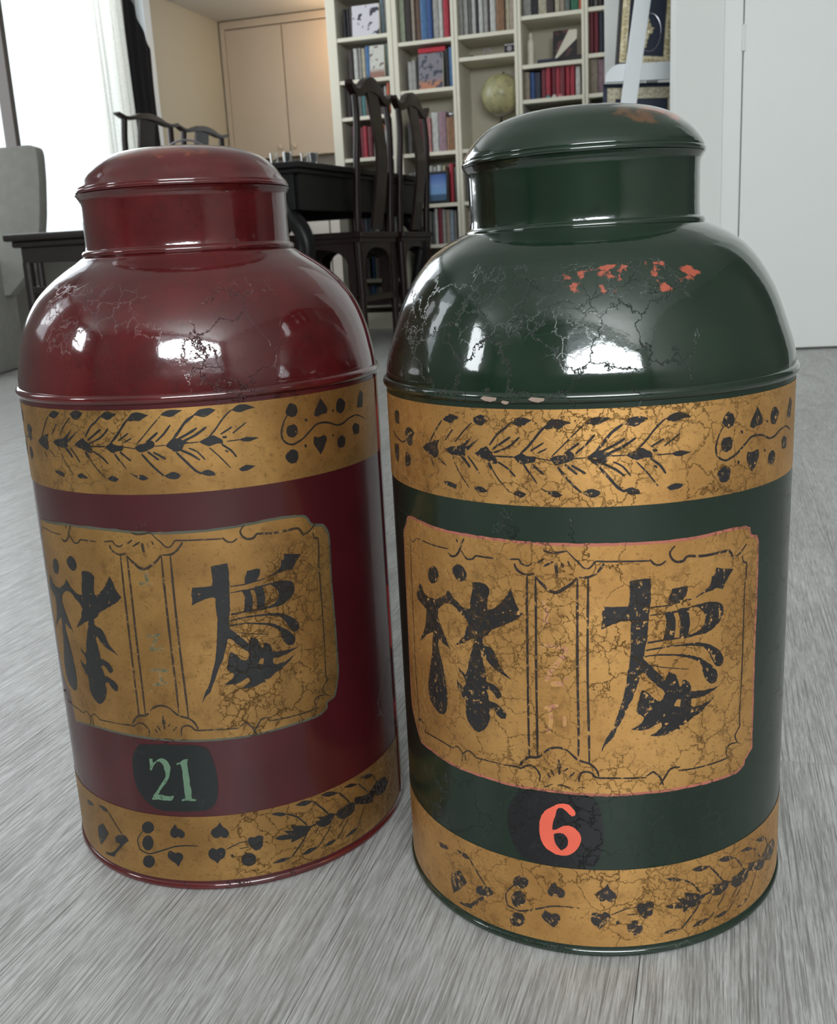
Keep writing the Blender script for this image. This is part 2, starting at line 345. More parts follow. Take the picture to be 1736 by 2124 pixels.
def tube(bm, path, rad, seg=10, flat=1.0, cap=True):
    """round rod along path; rad = number or list"""
    n = len(path); path = [Vector(q) for q in path]; rings = []
    for i, q in enumerate(path):
        t = (path[min(i + 1, n - 1)] - path[max(i - 1, 0)]).normalized()
        a = t.orthogonal().normalized() if i == 0 else (prev - t * prev.dot(t)).normalized()
        prev = a; b = t.cross(a); r = rad[i] if hasattr(rad, '__len__') else rad
        rings.append([bm.verts.new(q + (a * math.cos(k * 2 * PI / seg) + b * math.sin(k * 2 * PI / seg) * flat) * r) for k in range(seg)])
    for i in range(n - 1):
        for k in range(seg): bm.faces.new((rings[i][k], rings[i][(k + 1) % seg], rings[i + 1][(k + 1) % seg], rings[i + 1][k]))
    if cap: bm.faces.new(rings[0][::-1]); bm.faces.new(rings[-1])
def lathe(bm, prof, seg=48, close=False):
    """profile of (radius, z) turned about Z"""
    rings = []
    for r, z in prof:
        rings.append([bm.verts.new((0, 0, z))] if r < 1e-6 else [bm.verts.new((r * math.sin(2 * PI * k / seg), -r * math.cos(2 * PI * k / seg), z)) for k in range(seg)])
    for a, b in zip(rings, rings[1:]):
        for k in range(seg):
            k2 = (k + 1) % seg
            if len(a) == 1 and len(b) == 1: continue
            if len(a) == 1: bm.faces.new((a[0], b[k2], b[k]))
            elif len(b) == 1: bm.faces.new((a[k], a[k2], b[0]))
            else: bm.faces.new((a[k], a[k2], b[k2], b[k]))
    if close: bm.faces.new([v for v in rings[0]][::-1]) if len(rings[0]) > 1 else None
def slab(bm, poly, y0, y1):
    """outline in XZ extruded from y0 to y1 (triangulated safely by ngon)"""
    a = [bm.verts.new((x, y0, z)) for x, z in poly]; b = [bm.verts.new((x, y1, z)) for x, z in poly]
    tri = tessellate_polygon([[Vector((x, z, 0)) for x, z in poly]])
    for t in tri:
        bm.faces.new([a[i] for i in t]); bm.faces.new([b[i] for i in reversed(t)])
    n = len(poly)
    for i in range(n): bm.faces.new((a[i], b[i], b[(i + 1) % n], a[(i + 1) % n]))
    bmesh.ops.recalc_face_normals(bm, faces=bm.faces)
def thing(name, label, cat, loc=(0, 0, 0), rz=0.0, group=None):
    o = bpy.data.objects.new(name, None); COL.objects.link(o); o.empty_display_size = 0.05
    o.location = loc; o.rotation_euler = (0, 0, rz); o['label'] = label; o['category'] = cat
    if group: o['group'] = group
    return o
def tag(o, label, cat, group=None):
    o['label'] = label; o['category'] = cat
    if group: o['group'] = group
    return o
def struct(o): o['kind'] = 'structure'; return o
def at_room(o, u, v, z=0.0, rz=0.0):
    o.location = room(u, v, z); o.rotation_euler = (0, 0, -AX + rz); return o
def copy_tree(o, parent=None):
    c = o.copy(); COL.objects.link(c)
    if parent: c.parent = parent
    for ch in list(o.children): copy_tree(ch, c)
    return c
def bx(name, c, s, mat, parent=None, bevel=0.0, smooth=None, rot=None):
    bm = bmesh.new(); box(bm, c, s, rot); return finish(name, bm, mat, parent, smooth, bevel)
# painted artwork: ('P', [outline, holes...]) filled shapes, ('L', width, points) brush strokes; (arc, height) in mm
ART={
'char_right':[
('P',[[(1.4,217),(6.4,217.6),(11.9,217.7),(12.1,213.2),(11.9,208),(11.6,202.5),(11.1,197.5),(10.6,189.9),(10,183.7),(9.1,180.2),(8.8,176.8),(8.7,174.6),(10.4,172.8),(12.6,170.8),(15.3,167.6),(18.5,164.2),(19.9,161.9),(21.8,166.5),(23.4,165.6),(25.5,164.6),(26.7,161.7),(28.2,157.3),(29.4,158.5),(29.6,160.7),(31.5,160.7),(33.5,158.7),(34.7,156.1),(34.5,154.1),(39,153),(44.2,152.8),(48.5,152.8),(52.4,152.8),(49.1,151.5),(44.3,150),(39.6,149.1),(34.9,149.3),(34.7,146.3),(35.7,144.5),(39.2,144.7),(43.3,145.2),(46.5,146.6),(50.3,148.6),(47.1,145.6),(43.4,142.9),(39.8,140.3),(35.8,138.8),(32.4,136.4),(29.9,135.4),(28,135.8),(28.5,133.3),(26.6,133.9),(23.8,132.7),(21,131.7),(16.9,131.4),(12.4,132.1),(14.6,133.2),(17.3,135),(18.5,136.5),(18,139),(15.5,138.1),(12.4,136.6),(9.7,135.7),(6.7,135.7),(1.9,136.6),(4.9,138),(7.5,139.9),(8.8,141.6),(8.4,143.1),(6.6,144.6),(5.1,146.2),(4.9,148),(5.5,150.3),(6.2,153),(6.8,155.3),(7.9,158.2),(10.1,156.8),(12.7,154.3),(15.4,151.6),(17.4,150.9),(19,152.6),(19.9,155.3),(19,157),(16.3,159),(13.6,162),(10.9,165),(9.6,167),(7.9,167.6),(7.2,167.2),(6.6,165),(5.5,161.4),(4,156.9),(2.7,153.3),(1,150.6),(-0.3,147.9),(-1.6,144.7),(-3.3,140.6),(-5,137.4),(-6.9,132.7),(-8.9,130.4),(-11,128.5),(-13.2,124.3),(-12.1,128.5),(-10.4,132.3),(-8.6,135.1),(-6.9,138.8),(-5.8,142.6),(-4.5,146.3),(-3.3,149.9),(-2,154.5),(-0.9,160.4),(0.2,166.8),(1,172.2),(1.6,177.2),(1.9,184.3),(1.8,191.1),(2.1,195.1),(1,196.5),(-3.2,196),(-7.3,194.4),(-13.1,191.8),(-12.3,195.6),(-12.3,200.5),(-11.4,204),(-6.5,203.9),(0.6,204),(1.4,206.6),(1.4,211)],[(26.4,150.4),(28.8,150.4),(28.1,146.1),(25,147.3)]]),
('P',[[(23.2,211.2),(28.4,211.6),(31.6,211.4),(31.7,209.2),(30.6,206.3),(28.5,203.9),(27.3,203.2),(21.5,202.8),(21.4,206.1),(22.5,208.6)]]),
('L',0.78,[(11.8,202.5),(19.9,202.5),(27.1,203.4),(34.1,204.2)]),
('P',[[(48.7,218.3),(60.3,215.7),(56.9,211.9),(53.1,206.2),(49.3,207.4),(45.1,206.6),(40,205.7),(36.3,204.5),(40,206.6),(44,208.8),(45.5,210.5),(45.9,214),(48,214.9)]]),
('P',[[(11.6,198.5),(19.5,199),(26.7,199.2),(27.4,200),(30.9,200),(39.6,200.8),(43.6,201),(47.3,200.6),(52.2,198.7),(54,194.9),(53.3,191.4),(50.9,188.3),(46.6,185.5),(42.5,184.1),(37.4,184.1),(33,183.7),(27.8,183.8),(24.1,183.7),(18.7,183.7),(10.4,183),(10.8,184.3),(18.7,184.6),(19.6,187.2),(20,191.6),(20.4,194.3),(19.5,197),(19,198.2),(11.6,197.9)],[(24.2,198),(26.6,198.1),(27.7,194.2),(28,190.6),(27.4,184.5),(24.4,184.7),(25.2,188.7),(25.2,193.7)],[(32.6,199.3),(37.6,199.4),(40.7,196.6),(42.5,193.1),(41.8,189.6),(39.4,186.9),(35.9,185.3),(32.3,185.2),(33,188.5),(33.4,192.4),(32.8,196.1)]]),
('P',[[(9.3,179.9),(19.2,180.9),(28.4,180.7),(35.5,180.3),(42.1,179.1),(47.9,176.1),(52.4,172.4),(54.8,168.1),(54.9,165.8),(52.7,164),(49.9,164.6),(47.6,167.9),(45.9,171.5),(44,174.4),(41.6,176.9),(35.6,178.6),(28.4,179.6),(19.2,179.9),(9.3,179)]]),
('P',[[(9.1,176.7),(19.2,176.8),(30.8,174.7),(36.7,172.9),(41.8,169.8),(47.1,165.5),(50.5,161.7),(51.2,158.3),(50.1,155.9),(47.4,155.4),(44.7,156.9),(43,159.6),(41.6,163.1),(41.3,166),(38.2,169.8),(31.8,173),(19.2,175.9),(9.1,175.8)]]),
('L',0.49,[(12.6,171.3),(18.4,169.5),(24.3,168.2),(33.3,166.3)]),
],
'char_left':[
('P',[[(-106.6,210.9),(-107.2,208.7),(-108.6,206.6),(-110.6,205.2),(-112.7,204.7),(-114.6,205.2),(-115.9,206.6),(-116.2,208.7),(-115.5,211.1),(-114,213.2),(-111.9,214.6),(-109.8,215.1),(-108,214.5),(-106.9,213)]]),
('P',[[(-91.9,219.6),(-89,219.9),(-86.7,218.4),(-85.2,215.2),(-86.5,212.3),(-89.5,210.8),(-92.9,211.8),(-95,214.5),(-94.9,217.1)]]),
('P',[[(-125.9,201.2),(-124,200.3),(-121.6,197.2),(-118.1,195.7),(-110.8,196),(-106.3,197.9),(-101.5,200.6),(-99.4,203.7),(-97.1,202.4),(-95.1,199.7),(-92.1,198.3),(-90.2,196.8),(-87.3,196.2),(-83.8,196.5),(-83.3,201.7),(-81.9,206.9),(-81.5,211.2),(-79.2,212.2),(-73.2,211.8),(-70.9,209.5),(-71.7,206.3),(-72.7,201.6),(-72.6,198.1),(-69.5,198.7),(-65.3,202.3),(-61.5,207),(-59.9,209.5),(-58.9,211.4),(-57.3,207.5),(-55.9,203.5),(-54.4,200.7),(-52.4,198.6),(-55.3,195.7),(-61.6,191.8),(-68.6,188.2),(-70.8,186.9),(-73,184.2),(-76.1,182),(-76.3,178.5),(-74.5,177.6),(-71.6,177),(-69.9,175.4),(-68.4,172.5),(-66.9,168.5),(-65.3,166),(-62.6,163.3),(-59.9,160.8),(-63.4,162.4),(-66.6,163.8),(-70.3,165.8),(-73.2,168.4),(-75.7,171.5),(-77.1,169.2),(-75.9,165.1),(-75.2,161.3),(-75,156.9),(-71.1,156.2),(-67.4,154.1),(-65.9,150.4),(-67.6,148.5),(-69.2,149),(-71.3,151.7),(-73.4,152.9),(-75.2,152.1),(-74,148.7),(-73.6,146),(-69.4,145.3),(-65.7,143.3),(-63.7,140.5),(-64.2,137.5),(-66.7,137.4),(-69.2,139.3),(-70.8,142.2),(-73.4,141.6),(-73.9,139.4),(-73.6,136.3),(-75.1,131.8),(-77.5,128.3),(-81.3,125.7),(-84.1,126.5),(-87.8,129.2),(-89.6,133.6),(-89.6,138.6),(-89.6,143.1),(-92.1,143.7),(-92.5,146),(-95,148.6),(-95.7,153.3),(-93.8,151),(-90.8,149.8),(-89.2,151.9),(-89.5,155),(-90.9,156.7),(-92.9,158.2),(-94,160.7),(-91.8,159.3),(-89.4,157.5),(-87.8,159.5),(-86.6,164.3),(-84.8,170.3),(-82.7,175.9),(-82.1,178.2),(-81.1,180.2),(-84.4,179.1),(-89.4,176),(-95.1,173.2),(-91.3,177.6),(-88.1,181.1),(-87,184.9),(-85.4,187.2),(-86.3,189),(-88.1,191),(-91.5,192.6),(-93.4,194.5),(-96.4,196.2),(-100.7,196),(-104.2,194.4),(-108.1,190.7),(-109,186.8),(-107.4,183.2),(-105.3,179.3),(-102.7,175.1),(-99.7,169.4),(-101.3,170.6),(-104.7,171.3),(-109,173.7),(-110,169.4),(-110,169),(-108.7,164.8),(-106.8,157.9),(-105.4,152.1),(-104.1,144.2),(-104,138),(-104.9,132.6),(-107.7,128.1),(-112.2,127.5),(-118.2,130.1),(-121.5,134.9),(-122,141.6),(-120.2,148.6),(-118.2,155.2),(-116,163.4),(-115.2,169.9),(-114,176),(-118.7,173.4),(-129.8,165.3),(-124.9,171.9),(-122.1,177),(-120.4,182.8),(-120,187.1),(-123.9,189.2),(-129.5,190.9),(-130.5,194),(-128.3,197.9)]]),
],
'frame':[
('L',1.3,[(-49.7,219.7),(-50.3,198.9),(-50.8,165),(-51.1,134),(-51.1,117.9)]),
('L',1.3,[(-45.4,219.3),(-45.6,199.4),(-46.2,165.6),(-46.4,134.7),(-46.6,119.2)]),
('L',1.3,[(-24.3,219.6),(-24.6,200.6),(-24.9,167.2),(-24.7,136.7),(-25,120.5)]),
('L',1.3,[(-19,219),(-19.4,200.6),(-19.8,167.4),(-19.5,136.9),(-19.4,117.8)]),
('L',1.31,[(-56.4,225.2),(-55.5,222.6),(-53.4,220.7),(-49.7,219.7),(-46,220.7)]),
('L',0.93,[(-60.2,226.9),(-53.9,227.6),(-52.6,225.5),(-49.3,224.6),(-47.2,226)]),
('L',1.68,[(-45.4,219),(-42.2,215.5),(-38.3,212),(-34.4,211.4),(-31.2,213.4),(-27.3,216.2),(-24.4,219.6)]),
('L',0.93,[(-29.3,233.3),(-25.6,229.2),(-23.4,227.2),(-21.6,224.9),(-19.1,224.1),(-16.9,225.9),(-15.3,227.9),(-10.9,227.8),(-4.8,227.6)]),
('L',1.31,[(-23.5,219.7),(-18.8,219.8),(-15.3,221.6),(-12.2,225.2),(-11.2,226.8)]),
('L',1.04,[(-41.1,233.2),(-37.9,232.2),(-34.1,232.3),(-29.3,233.3)]),
('L',0.93,[(-44.2,226.3),(-40.6,228.9)]),
('L',1.12,[(-41,224.9),(-36.1,227.6)]),
('L',1.68,[(-34.8,227),(-34.7,223.3),(-34.4,221.3)]),
('L',0.67,[(-34.4,221.3),(-34.5,219)]),
('L',0.93,[(-32.1,227.1),(-31.2,224.4)]),
('L',0.82,[(-28.9,228.2),(-28.1,225.8)]),
('L',1.04,[(-64.8,110.4),(-59.1,111.1),(-56.2,110.5),(-53.6,112.2),(-50.7,113.2),(-48.2,112.3),(-46.2,110.1),(-45.4,107.6),(-46.1,104.8)]),
('L',1.49,[(-56.7,111.9),(-54.6,115),(-51.6,117.8),(-47,118.5),(-44.2,120.2)]),
('L',1.31,[(-43.1,121.7),(-40.7,123.9),(-37.3,125.4),(-33.9,125.5),(-30.3,124.2)]),
('L',1.27,[(-30.3,124.2),(-27.6,121.4),(-25.7,119.7),(-22.7,118.4),(-19.4,117.4),(-16.8,115.3),(-15.2,112.7),(-14.6,110.1)]),
('L',1.12,[(-24.9,106.1),(-24.7,109),(-23.8,111.7),(-21.1,112.7),(-18.5,112.1),(-16.2,109.7),(-12.9,109.2),(-5.1,109.3)]),
('L',0.93,[(-35.4,118.9),(-35.1,116.7)]),
('L',2.24,[(-35.1,116.7),(-35.1,113)]),
('L',1.19,[(-35.1,113),(-35.1,110)]),
('L',0.93,[(-41.3,110),(-40,107.6)]),
('L',1.04,[(-39.6,112.5),(-37.9,109)]),
('L',0.82,[(-30.4,114.2),(-32.8,112.1)]),
('L',0.93,[(-27.1,112),(-29.8,109.2)]),
('L',0.6,[(-43.9,101.4),(-38.7,104)]),
('L',0.93,[(-36,103.9),(-32.9,103.7),(-29.6,102.7)]),
('L',0.56,[(-25.6,102.6),(-24.2,103.5),(-21.6,103.2)]),
('L',0.63,[(-136.7,226),(-133.8,224.6),(-131,224.2),(-127.6,226.9)]),
('L',0.76,[(-127.6,227.3),(-119.2,227.3),(-110.9,227),(-104,227.1),(-97.7,227.3)]),
('L',1.27,[(-97.9,225.1),(-95.8,223.7),(-92.6,224.3),(-89.9,227.1),(-88.1,231.3),(-86,234.8)]),
('L',1.05,[(-91.5,234),(-90.6,232.1)]),
('L',1.05,[(-88.3,228.2),(-86.5,225.7),(-84.6,224),(-80.8,224.6),(-78.9,226.5),(-72.2,226.6),(-65.8,226.6)]),
('L',0.7,[(-135,223.1),(-136.2,202.7),(-137.2,162.8),(-137.8,143.1),(-135.8,114.8)]),
('L',0.81,[(-136.4,113.5),(-130.1,114.4),(-127.6,112.7),(-128.9,109.1),(-120.7,109.9),(-110.2,110.3),(-101.7,109.8),(-98.2,111.9),(-95.5,111.1),(-93.5,108.8),(-91.8,110.6),(-89.2,112.3),(-86.2,111.6),(-83.9,109.8),(-75.9,110.2),(-68.1,110.4),(-59,110.6)]),
('L',0.73,[(-93.5,108.8),(-94.8,103.6)]),
('L',0.73,[(-91.9,109.3),(-91.1,103.6)]),
('L',1.42,[(-139.2,112.3),(-133.7,115.1)]),
('L',0.49,[(-137.6,112.1),(-138.4,105.9)]),
('L',0.93,[(-14.2,227.8),(-2,227.5),(11.6,226.9)]),
('L',1.05,[(11.5,227.7),(13.6,225.1),(16.7,224.3),(19.8,226.1)]),
('L',1.4,[(24.5,233.3),(21.9,230.5),(22.5,227.4),(25.2,225),(29,225),(31.2,227.1),(40.4,226),(49.7,226),(57,225.8),(60,221.2),(65.1,223.1),(69.6,227)]),
('L',1.05,[(66.7,221.2),(67.6,217.8),(70.1,216.7),(70,209.1),(69.1,201.7)]),
('L',0.93,[(69.1,201.7),(69.2,173.6),(68.7,144.4)]),
('L',0.91,[(68.6,144.4),(68.1,134.9),(68.2,127.1),(68.7,125.6),(66.1,122.5),(64.9,120.6),(66.8,116.4),(70.1,114.2)]),
('L',0.91,[(66.4,116.1),(62,116.8),(59.1,115.6),(58.4,113.5),(59.3,109.9)]),
('L',0.91,[(61.4,109.3),(50.3,109),(37.4,109.1),(28.1,109.6)]),
('L',0.91,[(-15.2,109.3),(-4.9,109),(10.3,108.3)]),
('L',1.04,[(10.3,109.2),(13.9,111.3),(17.6,107.6),(19.5,102.8)]),
('L',1.04,[(17.6,103.1),(20.7,107.8),(23.8,111.8),(28.9,111.6)]),
],
'panel_G':[
('P',[[(-138.3,237),(-133,238.8),(-124.3,238.8),(-103.9,237.6),(-87.8,237.7),(-71.7,237.7),(-60.6,237.5),(-50.2,237.4),(-43.7,237.2),(-30.9,237.3),(-17.7,237.2),(-4.4,237.1),(18.2,236.8),(34.4,236.7),(56,237.6),(68.4,236.9),(72.5,235.2),(73.9,231.2),(78.9,229.4),(80.4,226.3),(80.9,209.8),(80.5,174.1),(80.7,140.6),(80.7,119.6),(80.8,107.8),(76.5,104.5),(74.5,102.9),(73.7,100.1),(68.4,97.6),(56.5,97.6),(37.1,98.2),(20.8,98.5),(6.8,98.6),(-5.1,98.4),(-18.9,98.6),(-33.1,98.8),(-46.8,99),(-65.2,98.4),(-72,98.9),(-90.9,98.6),(-101.8,98.3),(-121.6,99.3),(-135.6,99),(-140.3,104.2),(-145.4,110.9),(-149,117.5),(-149.7,133.6),(-148.1,171),(-147,204.5),(-145.9,227.2),(-141.3,232.1)]]),
],
'panel_R':[
('P',[[(70.2,234.3),(75.9,232.6),(80.1,227.1),(88.4,224.6),(92.3,217.2),(91.7,187.2),(92,149.9),(91.2,124.8),(86.9,112.1),(80.7,110.4),(80.4,106.7),(74.4,103.6),(55.9,103),(32.1,101.7),(3.8,101.8),(-25.5,102.7),(-52.2,103.5),(-77.8,103),(-103.9,98.9),(-108,119),(-116,124),(-121,135),(-122,180),(-121,222),(-117,232),(-118.6,232.3),(-101.8,233.6),(-77.2,235.5),(-45.6,235.5),(-26.8,234.4),(-9.8,233.6),(11.8,233.5),(33.2,234.1),(55.7,235.2)]]),
],
'patch_G':[
('P',[[(-65,74.6),(-64.1,85),(-61.5,90.9),(-57.4,95.9),(-53.2,97.6),(-45,98.5),(-34.2,98.3),(-23.7,98.1),(-17.5,97),(-14.4,91.9),(-12.7,82.1),(-12.4,72.1),(-13.9,62.9),(-17.1,56.7),(-22.4,54.8),(-31.3,54.8),(-42.2,54.6),(-49.7,54.9),(-55.4,56.5),(-60.1,59.9),(-63,66.9)]]),
],
'six':[
('P',[[(-26.8,88.2),(-27.3,89.3),(-28.7,91.2),(-30.4,92.8),(-33.3,93.1),(-36.5,92.4),(-39,90.6),(-41.9,88.8),(-44.2,86.1),(-45.7,83),(-46.5,78.8),(-46.5,74),(-45.6,69.3),(-43.9,65.9),(-41,63.6),(-37.7,62.1),(-34.1,61.8),(-30.5,62.8),(-27.6,65.1),(-25.5,67.9),(-24.2,71.7),(-24.3,74.5),(-25.7,77.2),(-28.2,79.5),(-31,80.3),(-33.8,79.6),(-36,78.1),(-37.5,77.1),(-39.4,76.8),(-39.4,78.4),(-38.8,82.1),(-37.7,85.5),(-36.9,88.7),(-35.8,90.3),(-33.7,90.3),(-31.9,88.9),(-30.2,87.1),(-28.6,85.9),(-27.2,86.6)],[(-38.8,74.1),(-36.4,75.2),(-33.5,75.2),(-31.8,73.4),(-31.1,71),(-31.5,68.2),(-32.6,66.4),(-34.8,64.9),(-36.6,66.7),(-38,68.9)]]),
],
'patch_R':[
('P',[[(-46.7,90.6),(-43.3,95.8),(-40.4,98.7),(-23.1,100.2),(-8.4,100),(-2.1,99.2),(2.6,97),(4.3,93.4),(5.8,86.7),(6.8,79.1),(6.5,70.9),(5.2,63.1),(3.4,59.3),(0.2,56.7),(-7.8,55.4),(-20.9,55),(-31.8,55.1),(-38.4,57.9),(-43.3,62.5),(-46.5,68),(-48.1,75.3),(-48,83.3)]]),
],
'two':[
('P',[[(-34.9,90.2),(-32.8,90),(-32.8,86.8),(-30.8,88.6),(-28.2,90.4),(-25.8,90.9),(-23.6,89.9),(-22,87.6),(-21.4,84.5),(-22.2,81.3),(-23.6,77.7),(-25.9,74),(-28.6,71),(-30.6,67.7),(-32.1,65.7),(-28.9,66),(-25,65.3),(-22.7,65.5),(-21.3,66.5),(-22.1,63.9),(-23.5,62.4),(-27,62.2),(-30.9,62.4),(-34.1,62.3),(-36.6,62.2),(-35.5,64.8),(-33,67.8),(-30.1,71.7),(-27.7,75.1),(-25.8,78),(-25.1,80.4),(-25.5,83.5),(-26.3,87),(-27.6,88.5),(-29.6,88.5),(-31.9,86.1),(-33.6,83.6),(-34.2,82),(-35.2,82.1),(-34.9,86.2),(-35,88.6)]]),
],
'one':[
('P',[[(-17.2,88.2),(-15.2,88.4),(-12,90.4),(-9.5,90.7),(-10.5,88.2),(-10.3,83.1),(-10.3,79.6),(-10.2,73.7),(-9.9,68.2),(-10.3,64.6),(-7.7,63.6),(-7.8,62.4),(-10.7,62.4),(-13.3,62.8),(-16.5,62.3),(-16.5,63.7),(-14.2,64.4),(-14.2,70.9),(-14.2,75.7),(-14.1,81.6),(-14.1,84.7),(-14.8,87.2),(-17.2,86.8)]]),
],
'upper':[
('P',[[(-115.4,280.5),(-109.8,283.2),(-103.4,285.2),(-100.1,286),(-102.3,282.7),(-101.9,278.3),(-104.1,275.8),(-108.9,277),(-112.5,278.4)]]),
('P',[[(-97.5,296.7),(-94.3,299.1),(-90.8,300),(-86.7,298.6),(-91.6,295.4),(-95.1,295.8)]]),
('P',[[(-99,264),(-93.5,264.3),(-89.4,263),(-90.1,260.9),(-94.2,261.5),(-97.8,262.8)]]),
('P',[[(-96.7,281.1),(-92.4,283.1),(-86.6,284),(-82.2,286.7),(-77.8,290),(-82.8,283.7),(-78,286.2),(-72.4,290),(-80.8,282.6),(-83.5,281.5),(-82.5,279.4),(-85.8,278.7),(-90.3,278.7),(-93.2,279.3)]]),
('P',[[(-77.4,298.9),(-72.9,300.7),(-67.7,299.2),(-70.7,296.4),(-73.1,295.2),(-76.5,296.5)]]),
('P',[[(-78,263.1),(-74.4,264.1),(-69.9,261.5),(-74.1,260.9),(-77.6,261.6)]]),
('P',[[(-77.3,280.7),(-73.1,283.6),(-70.1,285),(-68.3,283),(-65.5,281.5),(-63.9,276.9),(-66.7,276.3),(-70.4,278.2),(-73.3,278.9)]]),
('P',[[(-56.4,297.3),(-52.4,300.1),(-45.3,298.8),(-48.3,296.9),(-51.3,295.4),(-54.3,296.6)]]),
('P',[[(-56.2,261.7),(-53,263.5),(-49,261.6),(-51,260),(-54.4,260.5)]]),
('P',[[(-55.2,280.3),(-50.8,282.4),(-48.7,281.2),(-43.6,280.7),(-44.5,278.2),(-47.1,277.7),(-50.9,276.7),(-53.5,278.3)]]),
('P',[[(-41.9,265.3),(-38.2,263.7),(-34,263.8),(-30.8,261.7),(-34.1,260.6),(-37.4,262)]]),
('P',[[(-39.1,295.6),(-36.6,298.8),(-33.7,299.4),(-30.9,299),(-26.6,297.5),(-29.8,296),(-32.6,294.4),(-35.4,294.8),(-38.3,294.4)]]),
('P',[[(-36.9,280),(-34,281.3),(-30.4,281.9),(-27.2,283.3),(-25.2,282.1),(-25.6,279.6),(-28,278.4),(-31.3,277.1),(-34.9,277.1)]]),
('P',[[(-20.3,297.4),(-16.7,299.5),(-13.5,300),(-7.7,299.4),(-11.2,297.5),(-14.4,296),(-17.5,296.5)]]),
('P',[[(-21.8,263),(-17,265),(-13.4,263.7),(-12.4,262.4),(-15.4,260.6),(-19.4,261.3)]]),
('P',[[(-19.2,279.9),(-15.3,283.5),(-12.1,283.8),(-9.7,282.9),(-5.7,280.7),(-8.9,280),(-9.7,278),(-11.7,276.6),(-14.5,276.5),(-16.9,278.2)]]),
('P',[[(-2.5,296),(0.7,298.6),(4.7,299.6),(7.5,299.4),(10.3,298.2),(6.7,295.8),(3.5,294.6),(0.3,295.6)]]),
('P',[[(-1.8,263.6),(2.7,264.8),(6,263.2),(6.8,261.4),(3.1,261.1),(-0.2,262.3)]]),
('P',[[(-0.6,280.9),(3.1,282.7),(7.1,284.1),(10,282.7),(12.5,280.9),(12.5,278.8),(8.8,279.1),(5.1,278.1),(2.3,279.1)]]),
('P',[[(19,297.4),(22.9,299.7),(27.2,299.7),(32.6,297.2),(27.2,296.5),(23.8,295.6),(20.3,296.5)]]),
('P',[[(21.8,280.1),(25.7,281.2),(33.3,280),(27.5,278.5),(24,278.9)]]),
('P',[[(19.8,263.3),(24.1,265.2),(29.5,264),(25.9,262.3),(21.5,261.9)]]),
('L',0.88,[(-109.1,283.3),(-103.7,290),(-98.2,296.2)]),
('L',0.78,[(-96.4,285.9),(-90.7,292.1)]),
('L',0.68,[(-102.1,276.1),(-96,272.4)]),
('L',0.68,[(-108.3,274.9),(-105.8,271.2)]),
('L',0.78,[(-89.3,285.7),(-83.5,291.8),(-78.1,296.4)]),
('L',1.65,[(-85.8,278.7),(-82.7,276.4),(-80.2,273.1)]),
('L',0.97,[(-81.5,279.1),(-77.5,274.7),(-74.7,270.6)]),
('L',0.73,[(-92.6,279.3),(-90.4,276.5)]),
('L',0.58,[(-90.5,275.2),(-86.3,268.6),(-81.2,262.6)]),
('L',1.07,[(-68.2,285.6),(-63.3,291.7),(-59.6,294.3),(-56,297.4)]),
('L',1.17,[(-66.9,283.5),(-61.2,287.2),(-56.6,290.3)]),
('L',1.07,[(-66,281.9),(-57.7,285.3),(-51.8,290.4)]),
('L',1.65,[(-69.5,277),(-67.3,273.3)]),
('L',1.07,[(-63.8,277.4),(-58,273.9),(-54.6,270.3)]),
('L',0.68,[(-67.2,273.7),(-63.7,268.4),(-57.5,262)]),
('L',0.78,[(-65.1,280.2),(-55.2,280.3)]),
('L',1.27,[(-51.6,282.1),(-47.7,285.6),(-44.2,289.8),(-40.8,293.9),(-37.5,296.8)]),
('L',0.88,[(-46.5,283.5),(-39.7,287.8)]),
('L',0.88,[(-43.2,282.4),(-38.2,284.9)]),
('L',1.27,[(-50.1,276.8),(-46.8,271.8)]),
('L',1.17,[(-46.2,277.3),(-40.1,272)]),
('L',0.78,[(-46.8,272.3),(-43.5,267.3)]),
('L',0.58,[(-44.5,280.3),(-36.2,278.8)]),
('L',0.68,[(-36.1,280.8),(-31.1,285.8),(-25.9,291.1),(-20.3,296.6)]),
('L',1.27,[(-30,282.1),(-26.3,284.9),(-22.7,287.7)]),
('L',1.07,[(-24.4,282.5),(-19.6,286.5),(-15.2,291.6)]),
('L',1.27,[(-29.7,277.1),(-23.7,272.1)]),
('L',1.17,[(-26.5,276.7),(-19.7,272.5)]),
('L',1.27,[(-33.3,275.9),(-29.4,270.9),(-25.4,266.3),(-21.8,263)]),
('L',0.54,[(-25.6,280),(-19.2,280.3)]),
('L',1.56,[(-14.5,283.5),(-10.5,288.2),(-7.3,292.2),(-2.1,295.9)]),
('L',1.36,[(-11.7,283.4),(-5.3,286.4),(-0.9,289)]),
('L',1.36,[(-8.9,282.1),(-2.1,285),(4.3,289.1)]),
('L',1.27,[(-11.3,277.2),(-5.4,274.1),(-1,270.6)]),
('L',0.92,[(-6.6,277.9),(-2.2,275.6),(1.9,270.5)]),
('L',1.46,[(-13.7,276.1),(-8.6,270.1),(-4.2,265),(-1,262.7)]),
('L',0.63,[(-7.3,280.8),(-0.6,280.9)]),
('L',0.97,[(5.1,283.4),(8.7,286.8),(12.4,291.4),(16.1,295.2),(19,297.4)]),
('L',0.97,[(11.6,284.2),(18.3,287.7)]),
('L',0.78,[(18.3,284.1),(26.5,289.5)]),
('L',1.27,[(12.5,282.5),(15,282.3)]),
('L',0.63,[(14.6,279.9),(22.2,280.1)]),
('L',1.17,[(11.7,278.5),(16.7,274.4),(19.3,270.4)]),
('L',0.78,[(4.7,277.3),(9.6,272),(15.5,264.5)]),
('L',0.88,[(13.3,275),(15,273.7)]),
('P',[[(54.4,297.2),(57.3,295.8),(58.4,293.5),(57.5,290.1),(54.7,289),(52.3,290),(50.4,292),(51.7,295),(53.1,296.7)]]),
